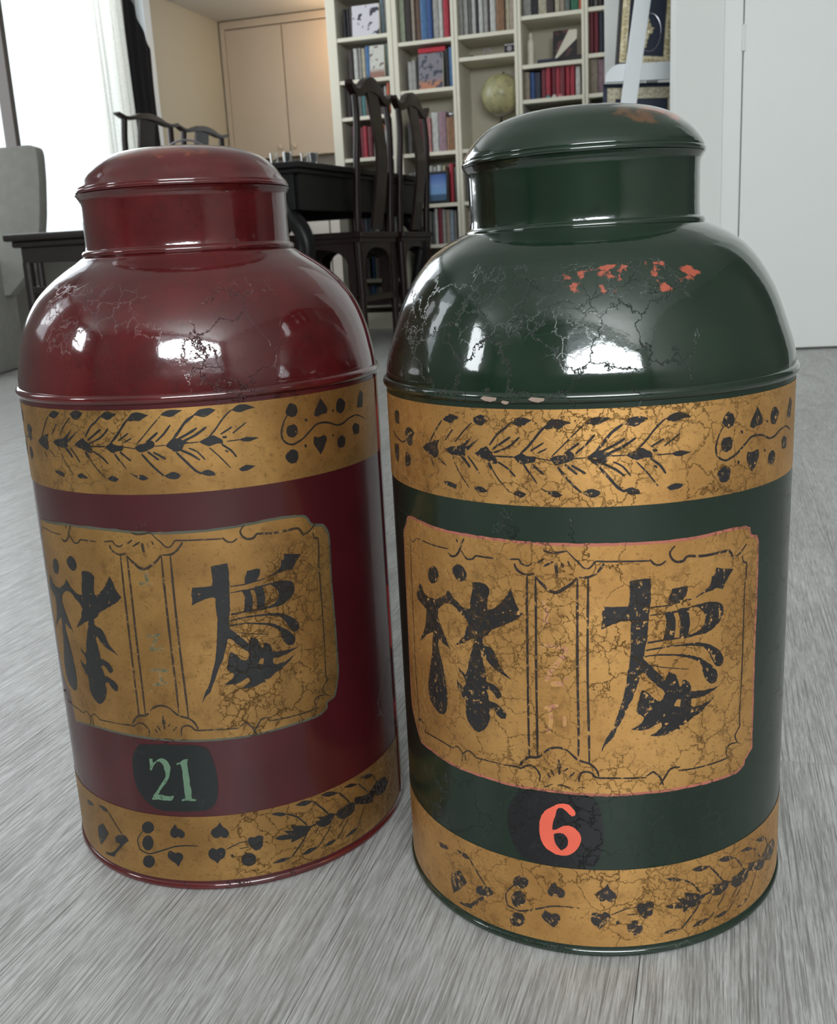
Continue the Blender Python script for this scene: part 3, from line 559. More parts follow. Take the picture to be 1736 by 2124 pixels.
('P',[[(55.8,284.5),(57.3,282.5),(57,278.9),(53.7,277.2),(50.8,278.6),(50.1,281.3),(51.1,284),(53.4,284.6)]]),
('P',[[(52.9,270.4),(55.8,268.9),(56.7,265.8),(55.1,262.7),(52.3,262),(49.9,263.1),(48,266.7),(49.7,269)]]),
('P',[[(75.3,297.5),(78.3,293.8),(80.5,290.2),(79.6,287.8),(74.9,287.5),(72,286.7),(69.9,288.1),(71.2,291.5),(73.9,294.8)]]),
('P',[[(68.5,275.4),(72,274.5),(76.8,275.3),(78.2,272.8),(75.9,267.9),(72.5,264),(70.6,267),(67.9,271.5)]]),
('P',[[(93.5,294.7),(97.3,291.5),(95.8,288),(92.5,285.8),(88.8,287.2),(88.2,291.3),(90.3,294.4)]]),
('P',[[(91.9,272.4),(94.6,270.4),(93.7,266),(90.9,264.9),(87.3,266.4),(87.4,270.5)]]),
('P',[[(115.4,296.8),(119.4,294.3),(117.3,285.7),(109.7,286.6),(111.7,291.6)]]),
('P',[[(105.9,277.6),(111.2,275.5),(110.5,270.6),(104.4,270.9),(102.8,275.4)]]),
('P',[[(64.7,285.9),(64.5,285.2),(63.8,285),(63.1,285.4),(62.8,286.1),(63.1,286.8),(63.7,287),(64.4,286.6)]]),
('P',[[(62.9,270.8),(62.7,270.1),(62,269.9),(61.4,270.3),(61.1,271),(61.4,271.7),(62,271.9),(62.6,271.5)]]),
('P',[[(84.4,273.6),(84,273.1),(83.1,273.2),(82.6,273.9),(83,274.5),(83.9,274.4)]]),
('P',[[(86,288.3),(85.6,287.7),(84.6,287.9),(84.1,288.6),(84.5,289.2),(85.5,289)]]),
('L',1.14,[(51.8,290.8),(49.6,288.2),(48,284.8),(46.9,281.3),(47.3,277.3),(49.6,274.5),(53.3,273.1),(56.6,273.9),(60.6,275.5),(63.6,277.6),(67.2,280),(71,282.4),(76.4,282.7),(81.7,281.6),(87.5,279.3),(93.1,279.4),(99.2,281.4),(109,282.1),(118.6,278.5)]),
('P',[[(-134.3,285.7),(-131.2,288.9),(-126.4,288.9),(-122.8,286.6),(-125.9,283.5),(-125.6,280.8),(-128.7,279),(-132.3,280.7),(-132.6,283.4)]]),
('P',[[(-133,275.1),(-129.9,274.1),(-128.4,271.6),(-130.7,267.9),(-134.8,266.7),(-136.4,270.3),(-134.5,274)]]),
('P',[[(-147.6,296.4),(-141.6,296.1),(-142.7,289.3),(-148.1,289.4),(-150.4,293)]]),
('P',[[(-154.1,276.5),(-146.5,277.7),(-144.9,274),(-148.6,266.5),(-153.4,269.7)]]),
('L',0.88,[(-156.1,283.6),(-147.8,280.9),(-137.9,279.9),(-132.8,282)]),
],
'lower':[
('P',[[(37.4,30.2),(41.9,31.4),(46.9,30.3),(43.4,34.1),(49.7,32.5),(48.2,36.8),(56.4,33.5),(62.4,31.4),(58.6,27.1),(51.7,25.2),(47.7,24.4),(48.2,27.1),(41.6,28)]]),
('P',[[(36.5,47.6),(42.1,47.6),(46.9,44.8),(43,44.3)]]),
('P',[[(52.5,49.3),(57.9,50.6),(64.6,48.3),(58.9,46.8)]]),
('P',[[(70.4,50),(76.4,50.5),(83.9,46.4),(76.1,46.9)]]),
('P',[[(88.2,48.4),(94.3,48.5),(101.4,44.8),(94,45.8)]]),
('P',[[(103.7,48.5),(112,47.4),(116.3,44.3),(110.6,44.4)]]),
('P',[[(64.7,33.3),(69,33.1),(65.7,36.5),(72,34.7),(76.6,35),(79.5,33),(77.6,29.5),(72.9,27.3),(68.6,28.3),(65.9,30.8)]]),
('P',[[(80.9,31),(82,34.8),(86.9,34.7),(91.3,35.6),(96.5,33.9),(96,28.4),(90.5,26.7),(85.4,26.8)]]),
('P',[[(96.5,33.9),(96.8,37.3),(106.3,34.2),(112.7,33.2),(117,29.5),(114.1,25.1),(105.7,28),(100,30.8)]]),
('P',[[(110.5,32.9),(117.8,36.5),(131.4,35.3),(137,27.8),(126.9,24.2)]]),
('P',[[(34.7,13.4),(40.5,15.3),(46.9,14.1),(40.3,12.6)]]),
('P',[[(53.4,13.4),(59.1,16.3),(65.3,15),(58.8,12.9)]]),
('P',[[(68.8,14),(74.9,15.7),(79.5,14.7),(74.7,12.9)]]),
('P',[[(85.8,13.2),(93,15.3),(97.5,14.6),(92.7,12.5)]]),
('P',[[(-37.8,42.3),(-38.5,40.4),(-40,38.8),(-41.9,37.7),(-44,37.3),(-45.8,37.8),(-46.9,39),(-47.1,40.8),(-46.4,42.7),(-44.8,44.4),(-42.8,45.6),(-40.8,45.9),(-39.1,45.4),(-38,44.1)]]),
('P',[[(-39.7,31.2),(-40.5,28.8),(-41.9,26.7),(-43.7,25.4),(-45.6,25),(-47.2,25.7),(-48.2,27.4),(-48.3,29.7),(-47.5,32.1),(-46,34.3),(-44.1,35.6),(-42.2,36),(-40.7,35.2),(-39.8,33.5)]]),
('P',[[(-40.5,18),(-41.2,15.9),(-42.7,14),(-44.7,12.8),(-46.7,12.4),(-48.5,12.9),(-49.6,14.2),(-49.8,16.1),(-49,18.3),(-47.5,20.2),(-45.5,21.4),(-43.4,21.8),(-41.7,21.3),(-40.7,19.9)]]),
('P',[[(25,18.4),(24.3,16.5),(22.9,15.1),(21,14.5),(19,14.9),(17.2,16.1),(16.1,17.9),(15.9,20),(16.5,21.9),(17.9,23.4),(19.8,24),(21.8,23.6),(23.6,22.4),(24.7,20.5)]]),
('P',[[(21,32.7),(22.7,34.6),(25,33.9),(27.8,34.7),(30.6,33.3),(30.1,29.8),(29.8,26.8),(27.4,25.1),(25.2,24.6),(23.2,26.8),(21.5,29.3)]]),
('P',[[(-22.9,46.3),(-22,43.7),(-19.1,42.4),(-17.3,40.2),(-18,37.7),(-20.4,36.6),(-21.9,37.6),(-23.8,36.5),(-26.4,37.6),(-27,39.9),(-25.6,42.7)]]),
('P',[[(-29.9,26.2),(-28.2,27.2),(-26.6,26.5),(-25.1,25.8),(-22.7,26.5),(-20.5,25.3),(-20.4,22.5),(-22.2,19.6),(-24.1,16.1),(-26,18.7),(-28.7,20.2),(-30.6,22.7)]]),
('P',[[(5.5,47.4),(6.7,44.2),(9.2,41.8),(10.1,39),(8.7,36.5),(6.3,36.3),(4.8,37.8),(3,36.4),(0.6,37.1),(-0.9,39.3),(-0.1,42.3),(3.2,44.5)]]),
('P',[[(-2.7,28.7),(-0.5,29.7),(1.5,28.5),(3.5,29.7),(6.1,28.7),(6.8,26),(5.5,22.6),(2.9,20.9),(1.1,18.5),(-0.5,20.8),(-3.1,22.6),(-4,25.7)]]),
('P',[[(11.5,23.1),(11.2,22.3),(10.6,22.1),(10,22.5),(9.8,23.3),(10.2,24),(10.8,24.3),(11.4,23.9)]]),
('L',1.04,[(46.9,44.8),(53.1,40.9),(59.1,33.2)]),
('L',1.15,[(64.6,48),(69.7,41.9),(75,34.9)]),
('L',1.15,[(83.9,46.4),(89.9,39.1),(92.9,34.2)]),
('L',1.04,[(101.4,44.8),(110.6,34.3)]),
('L',0.92,[(116.3,44.3),(122.6,34)]),
('L',1.04,[(60.4,31.4),(67.4,31.6)]),
('L',0.92,[(76.4,32.9),(84.2,32.4)]),
('L',0.92,[(92.7,32.1),(100.1,32.2)]),
('L',1.04,[(46.9,14.1),(54.1,21.6),(58.6,27.1)]),
('L',0.81,[(65.3,15),(74.1,23.9),(75.9,27.4)]),
('L',0.81,[(79.5,14.7),(87.5,22.3),(90.3,25.3)]),
('L',0.69,[(97.5,14.6),(103.2,23.4),(105.5,26.6)]),
('L',0.69,[(67.2,29.5),(64,25.1)]),
('L',0.69,[(87.1,26.8),(81.7,22.1)]),
('L',0.92,[(-46.5,38.5),(-51.8,31.2),(-50.9,24.3),(-44.2,22.9),(-36.6,25.6),(-25.1,30.4),(-17.2,31.5),(-9.6,31.4)]),
('L',0.69,[(7.3,28),(16.1,31.7),(23.4,31.9)]),
('L',0.58,[(15.7,27.6),(21.8,28)]),
('P',[[(-72.3,27.2),(-68.4,30.2),(-62.1,31.5),(-59.7,28.5),(-64.9,24.1),(-68.8,19.9),(-73.8,15.3),(-76.1,12),(-84.9,10.6),(-86.6,11.7),(-78.3,14.3),(-72.1,19.5),(-68.1,23.8),(-72.1,23.7)]]),
('P',[[(-92.6,26.5),(-84.5,33.3),(-79.1,28),(-84.4,21.2),(-91.2,14.8)]]),
('P',[[(-86.6,45.8),(-78.7,46.7),(-75.7,44.1),(-81.2,43.5)]]),
('P',[[(-104.2,43.1),(-95.9,44.1),(-94,42.4),(-102.3,40.2)]]),
('L',1.07,[(-75.7,44.1),(-69,36.1),(-65.1,31.8)]),
],
'script_G':[
('L',2.79,[(-41.7,206.9),(-40.1,201.2),(-41.3,193)]),
('L',2.39,[(-43.3,182.1),(-37,182.2),(-29.3,180.8)]),
('L',2.79,[(-30,179.7),(-34.3,174.2),(-39.4,167),(-41.2,162.3)]),
('L',2.79,[(-38.8,161.4),(-31.7,162)]),
('L',1.99,[(-42.3,147.3),(-34.7,149.9)]),
('L',2.39,[(-39.8,147.2),(-38.8,141.5),(-40.7,133.5)]),
('L',1.99,[(-32,144),(-31.7,137.9)]),
('L',1.59,[(-31,164.7),(-29.6,164.7)]),
],
'script_R':[
('L',1.99,[(-26.8,202.5),(-17.4,203.1)]),
('L',2.21,[(-21.1,210.6),(-21.9,203.7)]),
('L',1.54,[(-25.1,211.7),(-24.2,209.4)]),
('L',1.77,[(-26.2,169.7),(-17.2,171.1)]),
('L',1.99,[(-19.7,169.9),(-24.3,161.5),(-15.8,162.8)]),
('L',1.99,[(-27.1,148.7),(-15.2,148.4)]),
('L',1.77,[(-27.1,139.1),(-16.1,140.6)]),
('L',2.43,[(-20.5,148.4),(-20.8,140.5)]),
('L',1.54,[(-28.7,135.9),(-26.5,134.2)]),
],
}# ------------------------------------------------------------ the room
def room_box(name, u0, u1, v0, v1, z0, z1, mat, kind='structure', bevel=0.0):
    bm = bmesh.new(); box(bm, ((u0 + u1) / 2, (v0 + v1) / 2, (z0 + z1) / 2), (u1 - u0, v1 - v0, z1 - z0))
    o = finish(name, bm, mat, None, None, bevel); o.rotation_euler = (0, 0, -AX)
    if kind: o['kind'] = kind
    return o
floor = room_box('floor', -3.3, 3.0, -2.7, 7.4, -0.08, -0.004, M['oak'])
PW, PL, GAP = 0.172, 1.16, 0.0004
bm = bmesh.new(); box(bm, (0, 0, -0.004), (PW - GAP, PL - GAP, 0.008)); plank_me = None
for i in range(-20, 20):
    offv = (i * 0.437 + 0.13) % 1.0 * PL
    for j in range(-2, 7):
        u, v = i * PW + 0.05, j * PL + offv
        p = room(u, v)
        near = room(u, v - PL * 0.5); far = room(u, v + PL * 0.5)
        if u < LEFT_U + 0.08 or far.y < 0.25 or near.y > 5.6: continue
        if not any(q.y > 0.2 and abs(q.x / q.y) < 0.50 for q in (p, near, far)): continue
        if plank_me is None:
            o = finish('floor_plank', bm, M['oak']); plank_me = o.data
        else:
            o = bpy.data.objects.new('floor_plank', plank_me); COL.objects.link(o)
        o.location = p; o.rotation_euler = (0, 0, -AX)
        o.parent = floor; o.matrix_parent_inverse = floor.matrix_world.inverted() if False else Matrix.Rotation(AX, 4, 'Z')

def wall_with_openings(name, axis, fixed, thick, a0, a1, openings, mat, z1=CEIL):
    """wall along v (axis 'v', at u=fixed) or along u; openings = (a, b, z0, z1)"""
    bm = bmesh.new(); cuts = sorted(openings); a = a0
    def piece(p, q, z0, zz):
        if q - p < 1e-4 or zz - z0 < 1e-4: return
        if axis == 'v': box(bm, (fixed + thick / 2, (p + q) / 2, (z0 + zz) / 2), (abs(thick), q - p, zz - z0))
        else: box(bm, ((p + q) / 2, fixed + thick / 2, (z0 + zz) / 2), (q - p, abs(thick), zz - z0))
    for (p, q, s0, s1) in cuts:
        piece(a, p, 0, z1); piece(p, q, 0, s0); piece(p, q, s1, z1); a = q
    piece(a, a1, 0, z1)
    o = finish(name, bm, mat); o.rotation_euler = (0, 0, -AX); return struct(o)
WB = (-1.77, -0.93, 1.45, 2.29); WC = (0.55, 1.25, 0.95, 2.42); WA = (2.7, 5.30, 0.53, 2.42)
wall_with_openings('wall_left', 'v', LEFT_U, -0.16, REAR_V, 5.5, [WB, WC, WA], M['shade_taupe'])
wall_with_openings('wall_rear', 'u', REAR_V, -0.16, LEFT_U, RIGHT_U, [(-0.25, 2.4, 1.30, 2.42)], M['shade_taupe'])
room_box('wall_right', RIGHT_U, RIGHT_U + 0.12, REAR_V, 5.8, 0, CEIL, M['shade_taupe'])
room_box('wall_back', -1.93, RIGHT_U, 5.56, 5.68, 0, CEIL, M['wall'])
room_box('ceiling', LEFT_U - 0.16, RIGHT_U + 0.12, REAR_V - 0.16, 7.3, CEIL, CEIL + 0.08, M['ceiling'])
M['kitchen_wall'] = plain('warm_kitchen_wall_paint', (0.52, 0.47, 0.36), 0.7, var=0.02, scale=3)
room_box('wall_kitchen_left', LEFT_U - 0.16, LEFT_U, 5.5, 7.3, 0, CEIL, M['kitchen_wall'])
room_box('wall_kitchen_back', LEFT_U, -1.7, 7.0, 7.1, 0, CEIL, M['kitchen_wall'])
room_box('ceiling_kitchen', LEFT_U, -1.93, 5.56, 7.0, 1.887, 1.93, M['ceiling'])
room_box('trim_1', LEFT_U, LEFT_U + 0.05, 5.475, 5.55, 0, 1.887, M['white'], bevel=0.003)
room_box('baseboard_back', -1.90, -1.88, 5.60, 5.68, 0, 0.06, M['white'])

def window(name, axis, fixed, op, mat, post_at=(), thin_at=()):
    """outer frame, posts and panes filling one opening"""
    a, b, z0, z1 = op; f = 0.045
    e = bpy.data.objects.new(name, None); COL.objects.link(e); e.rotation_euler = (0, 0, -AX); e['kind'] = 'structure'
    def bxx(nm, p, q, s, t, m, th):
        if axis == 'v': return bx(nm, (fixed, (p + q) / 2, (s + t) / 2), (th, q - p, t - s), m, e)
        return bx(nm, ((p + q) / 2, fixed, (s + t) / 2), (q - p, th, t - s), m, e)
    bxx('window_frame', a, b, z0, z0 + f, mat, 0.05); bxx('window_frame', a, b, z1 - f, z1, mat, 0.05)
    bxx('window_frame', a, a + f, z0 + f, z1 - f, mat, 0.05); bxx('window_frame', b - f, b, z0 + f, z1 - f, mat, 0.05)
    for q in post_at: bxx('window_post', q - 0.017, q + 0.017, z0 + f, z1 - f, M['window_frame'], 0.06)
    for q in thin_at: bxx('window_post', q - 0.008, q + 0.008, z0 + f, z1 - f, M['white'], 0.006)
    return e
window('window_1', 'v', LEFT_U - 0.05, WA, M['white'], post_at=(4.315,))
window('window_2', 'v', LEFT_U - 0.05, WC, M['white'])
window('window_3', 'v', LEFT_U - 0.05, WB, M['white'])
window('window_4', 'u', REAR_V - 0.05, (-0.25, 2.4, 1.30, 2.42), M['white'])
room_box('trim_2', LEFT_U, LEFT_U + 0.10, 2.66, 5.20, 0.50, 0.53, M['white'], bevel=0.004)      # window board

# right hand wall with the white door
DA = math.radians(7.355); DO = Vector((0.897, 3.4898, 0))
def doorwall(name, x0, x1, y0, y1, z0, z1, mat, bevel=0.0, parent=None):
    bm = bmesh.new(); box(bm, ((x0 + x1) / 2, (y0 + y1) / 2, (z0 + z1) / 2), (x1 - x0, y1 - y0, z1 - z0))
    o = finish(name, bm, mat, parent, None, bevel)
    if parent is None: o.location = DO; o.rotation_euler = (0, 0, -DA)
    return o
struct(doorwall('wall_door_side', 0.0, 0.150, 0.0, 0.14, 0, CEIL, M['wall'], 0.002))
struct(doorwall('wall_door_top', 0.150, 1.1, 0.002, 0.14, 1.95, CEIL, M['wall']))
struct(doorwall('wall_door_far', 1.1, 2.1, 0.0, 0.14, 0, CEIL, M['wall']))
struct(doorwall('trim_3', 0.150, 0.2065, -0.005, 0.14, 0, 1.95, M['door'], 0.0015))
door = bpy.data.objects.new('door_1', None); COL.objects.link(door); door.location = DO; door.rotation_euler = (0, 0, -DA); door['kind'] = 'structure'
doorwall('door_leaf', 0.2105, 1.07, -0.002, 0.035, 0.007, 1.94, M['door'], 0.002, door)
def hinge(z):
    bm = bmesh.new()
    tube(bm, [(0.2085, -0.007, z - 0.036), (0.2085, -0.007, z + 0.036)], 0.0062, 12)
    for q in (-0.037, -0.012, 0.012, 0.037): tube(bm, [(0.2085, -0.007, z + q - 0.0012), (0.2085, -0.007, z + q + 0.0012)], 0.0072, 12)
    o = finish('hinge', bm, M['door'], door, 0.6)
hinge(0.985); hinge(0.25)
struct(room_box('wall_passage', 1.55, 1.6, 3.0, 5.56, 0, CEIL, M['wall']))

# ------------------------------------------------------------ tea canisters
def smooth_loop(pts, closed=True, corner=0.80):
    """rounds the gentle bends of an outline and keeps its sharp corners"""
    n = len(pts); out = []
    P_ = [Vector((a, b)) for a, b in pts]
    rng = range(n) if closed else range(n - 1)
    def tang(i):
        if not closed and i in (0, n - 1): return Vector((0, 0))
        a, b, c = P_[i - 1], P_[i], P_[(i + 1) % n]
        d1, d2 = b - a, c - b
        if d1.length < 1e-6 or d2.length < 1e-6 or d1.angle(d2) > corner: return Vector((0, 0))
        return (d1.normalized() + d2.normalized()) * 0.5 * min(d1.length, d2.length)
    T = [tang(i) for i in range(n)]
    for i in rng:
        a, b, ta, tb = P_[i], P_[(i + 1) % n], T[i], T[(i + 1) % n]
        L = (b - a).length; k = 1 if L < 1.2 else (3 if L < 6 else 5)
        for s in range(k):
            t = s / k; h1 = 2 * t**3 - 3 * t**2 + 1; h2 = t**3 - 2 * t**2 + t; h3 = -2 * t**3 + 3 * t**2; h4 = t**3 - t**2
            out.append(tuple(a * h1 + ta * h2 + b * h3 + tb * h4))
    if not closed: out.append(tuple(P_[-1]))
    return out
def stroke_loop(pts, w):
    c = [Vector(q) for q in smooth_loop(pts, False, 1.2)]; n = len(c); L = []; R_ = []
    for i in range(n):
        t = (c[min(i + 1, n - 1)] - c[max(i - 1, 0)])
        if t.length < 1e-6: continue
        t.normalize(); s = i / max(1, n - 1)
        ww = w * 0.5 * (0.55 + 0.45 * min(1, min(s, 1 - s) * 5)) * random.uniform(0.88, 1.12)
        q = Vector((-t.y, t.x)) * ww; L.append(tuple(c[i] + q)); R_.append(tuple(c[i] - q))
    return L, R_
def paint(name, shapes, mat, parent, R, off, tf=None, rough=0.0, corner=0.80):
    """flat painted shapes, given as (arc, height) in millimetres, laid on the drum of radius R"""
    bm = bmesh.new(); tf = tf or (lambda s, z: (s, z))
    for sh in shapes:
        if sh[0] == 'P':
            loops = [smooth_loop([tf(*q) for q in lp], True, corner) for lp in sh[1]]
            if rough: loops = [[(a + random.gauss(0, rough), b + random.gauss(0, rough)) for a, b in lp] for lp in loops]
            flat = [q for lp in loops for q in lp]
            vs = [bm.verts.new((a, b, 0)) for a, b in flat]
            for t in tessellate_polygon([[Vector((a, b, 0)) for a, b in lp] for lp in loops]):
                try: bm.faces.new([vs[i] for i in t])
                except ValueError: pass
        else:
            L, R_ = stroke_loop([tf(*q) for q in sh[2]], sh[1])
            a = [bm.verts.new((*q, 0)) for q in L]; b = [bm.verts.new((*q, 0)) for q in R_]
            for i in range(len(a) - 1): bm.faces.new((a[i], b[i], b[i + 1], a[i + 1]))
    xs = [v.co.x for v in bm.verts]; s = math.ceil(min(xs) / 3) * 3
    while s < max(xs):
        bmesh.ops.bisect_plane(bm, geom=bm.verts[:] + bm.edges[:] + bm.faces[:], plane_co=(s, 0, 0), plane_no=(1, 0, 0), dist=1e-4); s += 3
    r = R + off; nrm = {}
    for v in bm.verts:
        th = v.co.x / 1000 / R; v.co = Vector((r * math.sin(th), -r * math.cos(th), v.co.y / 1000))
    bm.normal_update()
    for f in bm.faces:
        c = f.calc_center_median()
        if f.normal.dot(Vector((c.x, c.y, 0))) < 0: f.normal_flip()
    me = bpy.data.meshes.new(name); bm.to_mesh(me); bm.free(); me.materials.append(mat)
    me.polygons.foreach_set('use_smooth', [True] * len(me.polygons))
    me.normals_split_custom_set_from_vertices([Vector((v.co.x, v.co.y, 0)).normalized() for v in me.vertices])
    o = bpy.data.objects.new(name, me); COL.objects.link(o); o.parent = parent
    return o
def spline(pts, n=10):
    P_ = [Vector(q) for q in pts]; P_ = [2 * P_[0] - P_[1]] + P_ + [2 * P_[-1] - P_[-2]]; o = []
    for i in range(1, len(P_) - 2):
        a, b, c, d = P_[i - 1:i + 3]
        for k in range(n):
            t = k / n; o.append(tuple(0.5 * ((2 * b) + (-a + c) * t + (2 * a - 5 * b + 4 * c - d) * t * t + (-a + 3 * b - 3 * c + d) * t**3)))
    o.append(tuple(P_[-2])); return o
def beadprof(r, z, rad, n=14, a0=-90, a1=90):
    return [(r + rad * math.cos(math.radians(a0 + (a1 - a0) * k / n)), z + rad * math.sin(math.radians(a0 + (a1 - a0) * k / n))) for k in range(n + 1)]
def turned(name, prof, mat, parent, seg=256):
    bm = bmesh.new(); lathe(bm, prof, seg); return finish(name, bm, mat, parent, 0.7)

def canister(c, R, mats, shoulder, dome, label, lidz, seam=None, lidtilt=(0, 0)):
    t = thing('tea_canister', label, 'canister', (c[0], c[1], 0))
    turned('drum', [(R, 0.004)] + [(R, 0.004 + 0.302 * k / 12) for k in range(1, 13)] + [(R, 0.310)], mats['drum'], t)
    turned('base_rim', [(0.0, 0.0), (R - 0.002, 0.0)] + beadprof(R - 0.0012, 0.0026, 0.0026) + [(R, 0.0058)], mats['lac'], t)
    turned('waist_bead', [(R - 0.001, 0.3062)] + beadprof(R - 0.0010, 0.3094, 0.0030) + beadprof(R - 0.0016, 0.3138, 0.0014, 8) + [(R - 0.002, 0.3155)], mats['lac'], t)
    turned('shoulder', spline([(a / 1000, b / 1000) for a, b in shoulder]), mats['lac'], t)
    lid = turned('lid', [(0.0645, 0.3896)] + spline([(0.0643, 0.391), (0.0638, 0.396), (0.0638, 0.408), (0.0640, 0.4195), (0.0650, 0.4225), (0.0664, 0.4246)], 6), mats['lac'], t)
    prof = beadprof(lidz[0] - 0.0016, lidz[1], 0.0017, 10, -70, 60) + spline([(a / 1000, b / 1000) for a, b in dome], 8)
    turned('lid_dome', [(0.0655, lidz[1] - 0.0026)] + prof, mats['lac'], lid)
    turned('lid_bead', [(0.0632, 0.3868)] + beadprof(0.0645, 0.3893, 0.0022) + [(0.0640, 0.3922)], mats['lac'], lid)
    if lidtilt != (0, 0):
        lid.rotation_euler = (lidtilt[0], lidtilt[1], 0); lid.location = (0, 0, 0)
        pv = Vector((0, 0, 0.389)); rot = lid.rotation_euler.to_matrix(); lid.location = pv - rot @ pv
    def band(nm, z0, z1):
        return turned(nm, [(R + 0.0002, z0 + (z1 - z0) * k / 6) for k in range(7)], mats['gold'], t)
    ub = band('upper_gold_band', 0.2556, 0.3040); lb = band('lower_gold_band', 0.0066, mats['lowtop'])
    if seam is not None:
        bm = bmesh.new(); pr = [(R + 0.0003, z) for z in np.linspace(0.006, 0.306, 12)]
        for part, pr in (('seam', pr), ('seam', [(a + 0.0002, b + 0.0002) for a, b in spline([(a / 1000, b / 1000) for a, b in shoulder[:-2]], 5)])):
            bm = bmesh.new(); th = seam
            pts = [Vector((r * math.sin(th), -r * math.cos(th), z)) for r, z in pr]; tube(bm, pts, 0.0007, 6)
            finish(part, bm, mats['drum'], t, 1.0)
    return t, ub, lb

GC, GR = (0.10155, 0.59499), 0.1162
RC, RR = (-0.13754, 0.67461), 0.1145
G_SH = [(116.2, 311), (115.9, 316), (114.8, 322.3), (110.8, 335), (104.4, 352.1), (96.7, 365.8), (88.2, 376.2), (79.8, 382.5), (71.4, 387.0), (66, 388.9), (58, 389.4)]
R_SH = [(114.5, 311), (114.2, 316), (113, 323.5), (110, 337.5), (104.8, 351.5), (97, 363.8), (88, 372.8), (80, 378.8), (71.5, 384.2), (66, 387.6), (58, 389)]
G_DM = [(66.2, 428.6), (64.7, 431.6), (61.1, 436.5), (56.6, 440.7), (51, 444.8), (43.5, 448.1), (34.7, 450.4), (21.4, 452.2), (8, 452.9), (0, 453)]
R_DM = [(65.0, 428.6), (62.2, 431.8), (58.7, 437.0), (53, 442.5), (46.6, 446.1), (39, 448.7), (30, 450.2), (14, 451), (5, 451.1), (0, 451.1)]
green, gub, glb = canister(GC, GR, dict(drum=M['green_drum'], lac=M['green'], gold=M['gold_green'], lowtop=0.0543), G_SH, G_DM,
    'dark green lacquered tea canister with gold bands and a coral numeral 6', (0.0668, 0.4262), seam=math.radians(93), lidtilt=(0.0, -0.012))
red, rub, rlb = canister(RC, RR, dict(drum=M['red_drum'], lac=M['red'], gold=M['gold_red'], lowtop=0.0515), R_SH, R_DM,
    'dark red lacquered tea canister with gold bands and a green numeral 21', (0.0658, 0.4262), seam=math.radians(82))

def inset(loop, d):
    """shrinks an outline by d millimetres"""
    c = [Vector(q) for q in loop]; n = len(c); o = []
    area = sum(c[i].x * c[(i + 1) % n].y - c[(i + 1) % n].x * c[i].y for i in range(n)); sg = 1 if area > 0 else -1
    for i in range(n):
        e1 = (c[i] - c[i - 1]).normalized(); e2 = (c[(i + 1) % n] - c[i]).normalized()
        q = (Vector((-e1.y, e1.x)) + Vector((-e2.y, e2.x))); q = q.normalized() if q.length > 1e-6 else Vector((0, 0))
        o.append(tuple(c[i] + q * d * sg))
    return o
def label_panel(t, R, key, edge_mat, gold_mat, line_mat, ink, script, script_mat, tf_line, tf_r, tf_l, jit, stretch=1):
    outer = ART[key][0][1][0]
    pan = paint('label_panel', [('P', [inset(outer, 1.5)])], gold_mat, t, R, 0.00032)
    paint('panel_edging', [('P', [outer])], edge_mat, pan, R, 0.00022, rough=0.12)
    paint('painted_scrollwork', ART['frame'], line_mat, pan, R, 0.00042, tf_line)
    a = paint('painted_character', ART['char_right'], ink, pan, R, 0.00042, tf_r, jit); a['label'] = 'large black brush-written character on the right'
    b = paint('painted_character', ART['char_left'], ink, pan, R, 0.00042, tf_l, jit); b['label'] = 'large black brush-written character on the left'
    paint('faded_script', ART[script], script_mat, pan, R, 0.00038)
    return pan
label_panel(green, GR, 'panel_G', M['pink_edge'], M['gold_green'], M['line_green'], M['ink_green'], 'script_G', M['pink_script'], None, None, None, 0.14)
label_panel(red, RR, 'panel_R', M['teal_edge'], M['gold_red'], M['line_red'], M['ink_red'], 'script_R', M['teal_script'],
    lambda s, z: (s + 13.0, z + 0.2), lambda s, z: (0.918 * s + 15.0, 0.912 * z + 13.4), lambda s, z: (s + 12.7, z - 4.8), 0.10)
paint('painted_fern_border', ART['upper'], M['ink_green'], gub, GR, 0.00032, None, 0.14, 1.25)
paint('painted_fern_border', ART['upper'], M['ink_red'], rub, RR, 0.00032, lambda s, z: (s + 17.6, z + 3.2), 0.07, 1.25)
paint('painted_leaf_border', ART['lower'], M['ink_worn'], glb, GR, 0.00032, lambda s, z: (s - 15.8, z - 1.2), 0.16, 1.25)
paint('painted_leaf_border', ART['lower'], M['ink_red'], rlb, RR, 0.00032, None, 0.07, 1.25)
pg = paint('number_patch', ART['patch_G'], M['patch_green'], green, GR, 0.00021)
o = paint('painted_numeral', ART['six'], M['coral'], pg, GR, 0.00034, None, 0.06); o['label'] = 'coral red painted numeral 6'
pr_ = paint('number_patch', ART['patch_R'], M['patch_red'], red, RR, 0.00021, None, 0.1)
for k in ('two', 'one'):
    o = paint('painted_numeral', ART[k], M['mint'], pr_, RR, 0.00034, None, 0.12); o['label'] = 'pale green painted numeral ' + {'two': '2', 'one': '1'}[k]
def chip(th, z, w, hgt):
    bm = bmesh.new(); r = GR + 0.0023
    pts = [(-0.5, 0.1), (-0.3, 0.5), (0.1, 0.4), (0.5, 0.3), (0.45, -0.2), (0.1, -0.5), (-0.25, -0.3)]
    vs = [bm.verts.new(((r + 0.0002 - 0.0006 * abs(b)) * math.sin(th + a * w / GR), -(r + 0.0002 - 0.0006 * abs(b)) * math.cos(th + a * w / GR), z + b * hgt)) for a, b in pts]
    bm.faces.new(vs); bmesh.ops.solidify(bm, geom=bm.faces[:], thickness=0.0004)
    finish('flaked_spot', bm, M['bare'], green)
chip(-0.575, 0.3090, 0.009, 0.0028); chip(-0.50, 0.3075, 0.004, 0.002); chip(-0.365, 0.3090, 0.008, 0.0026)

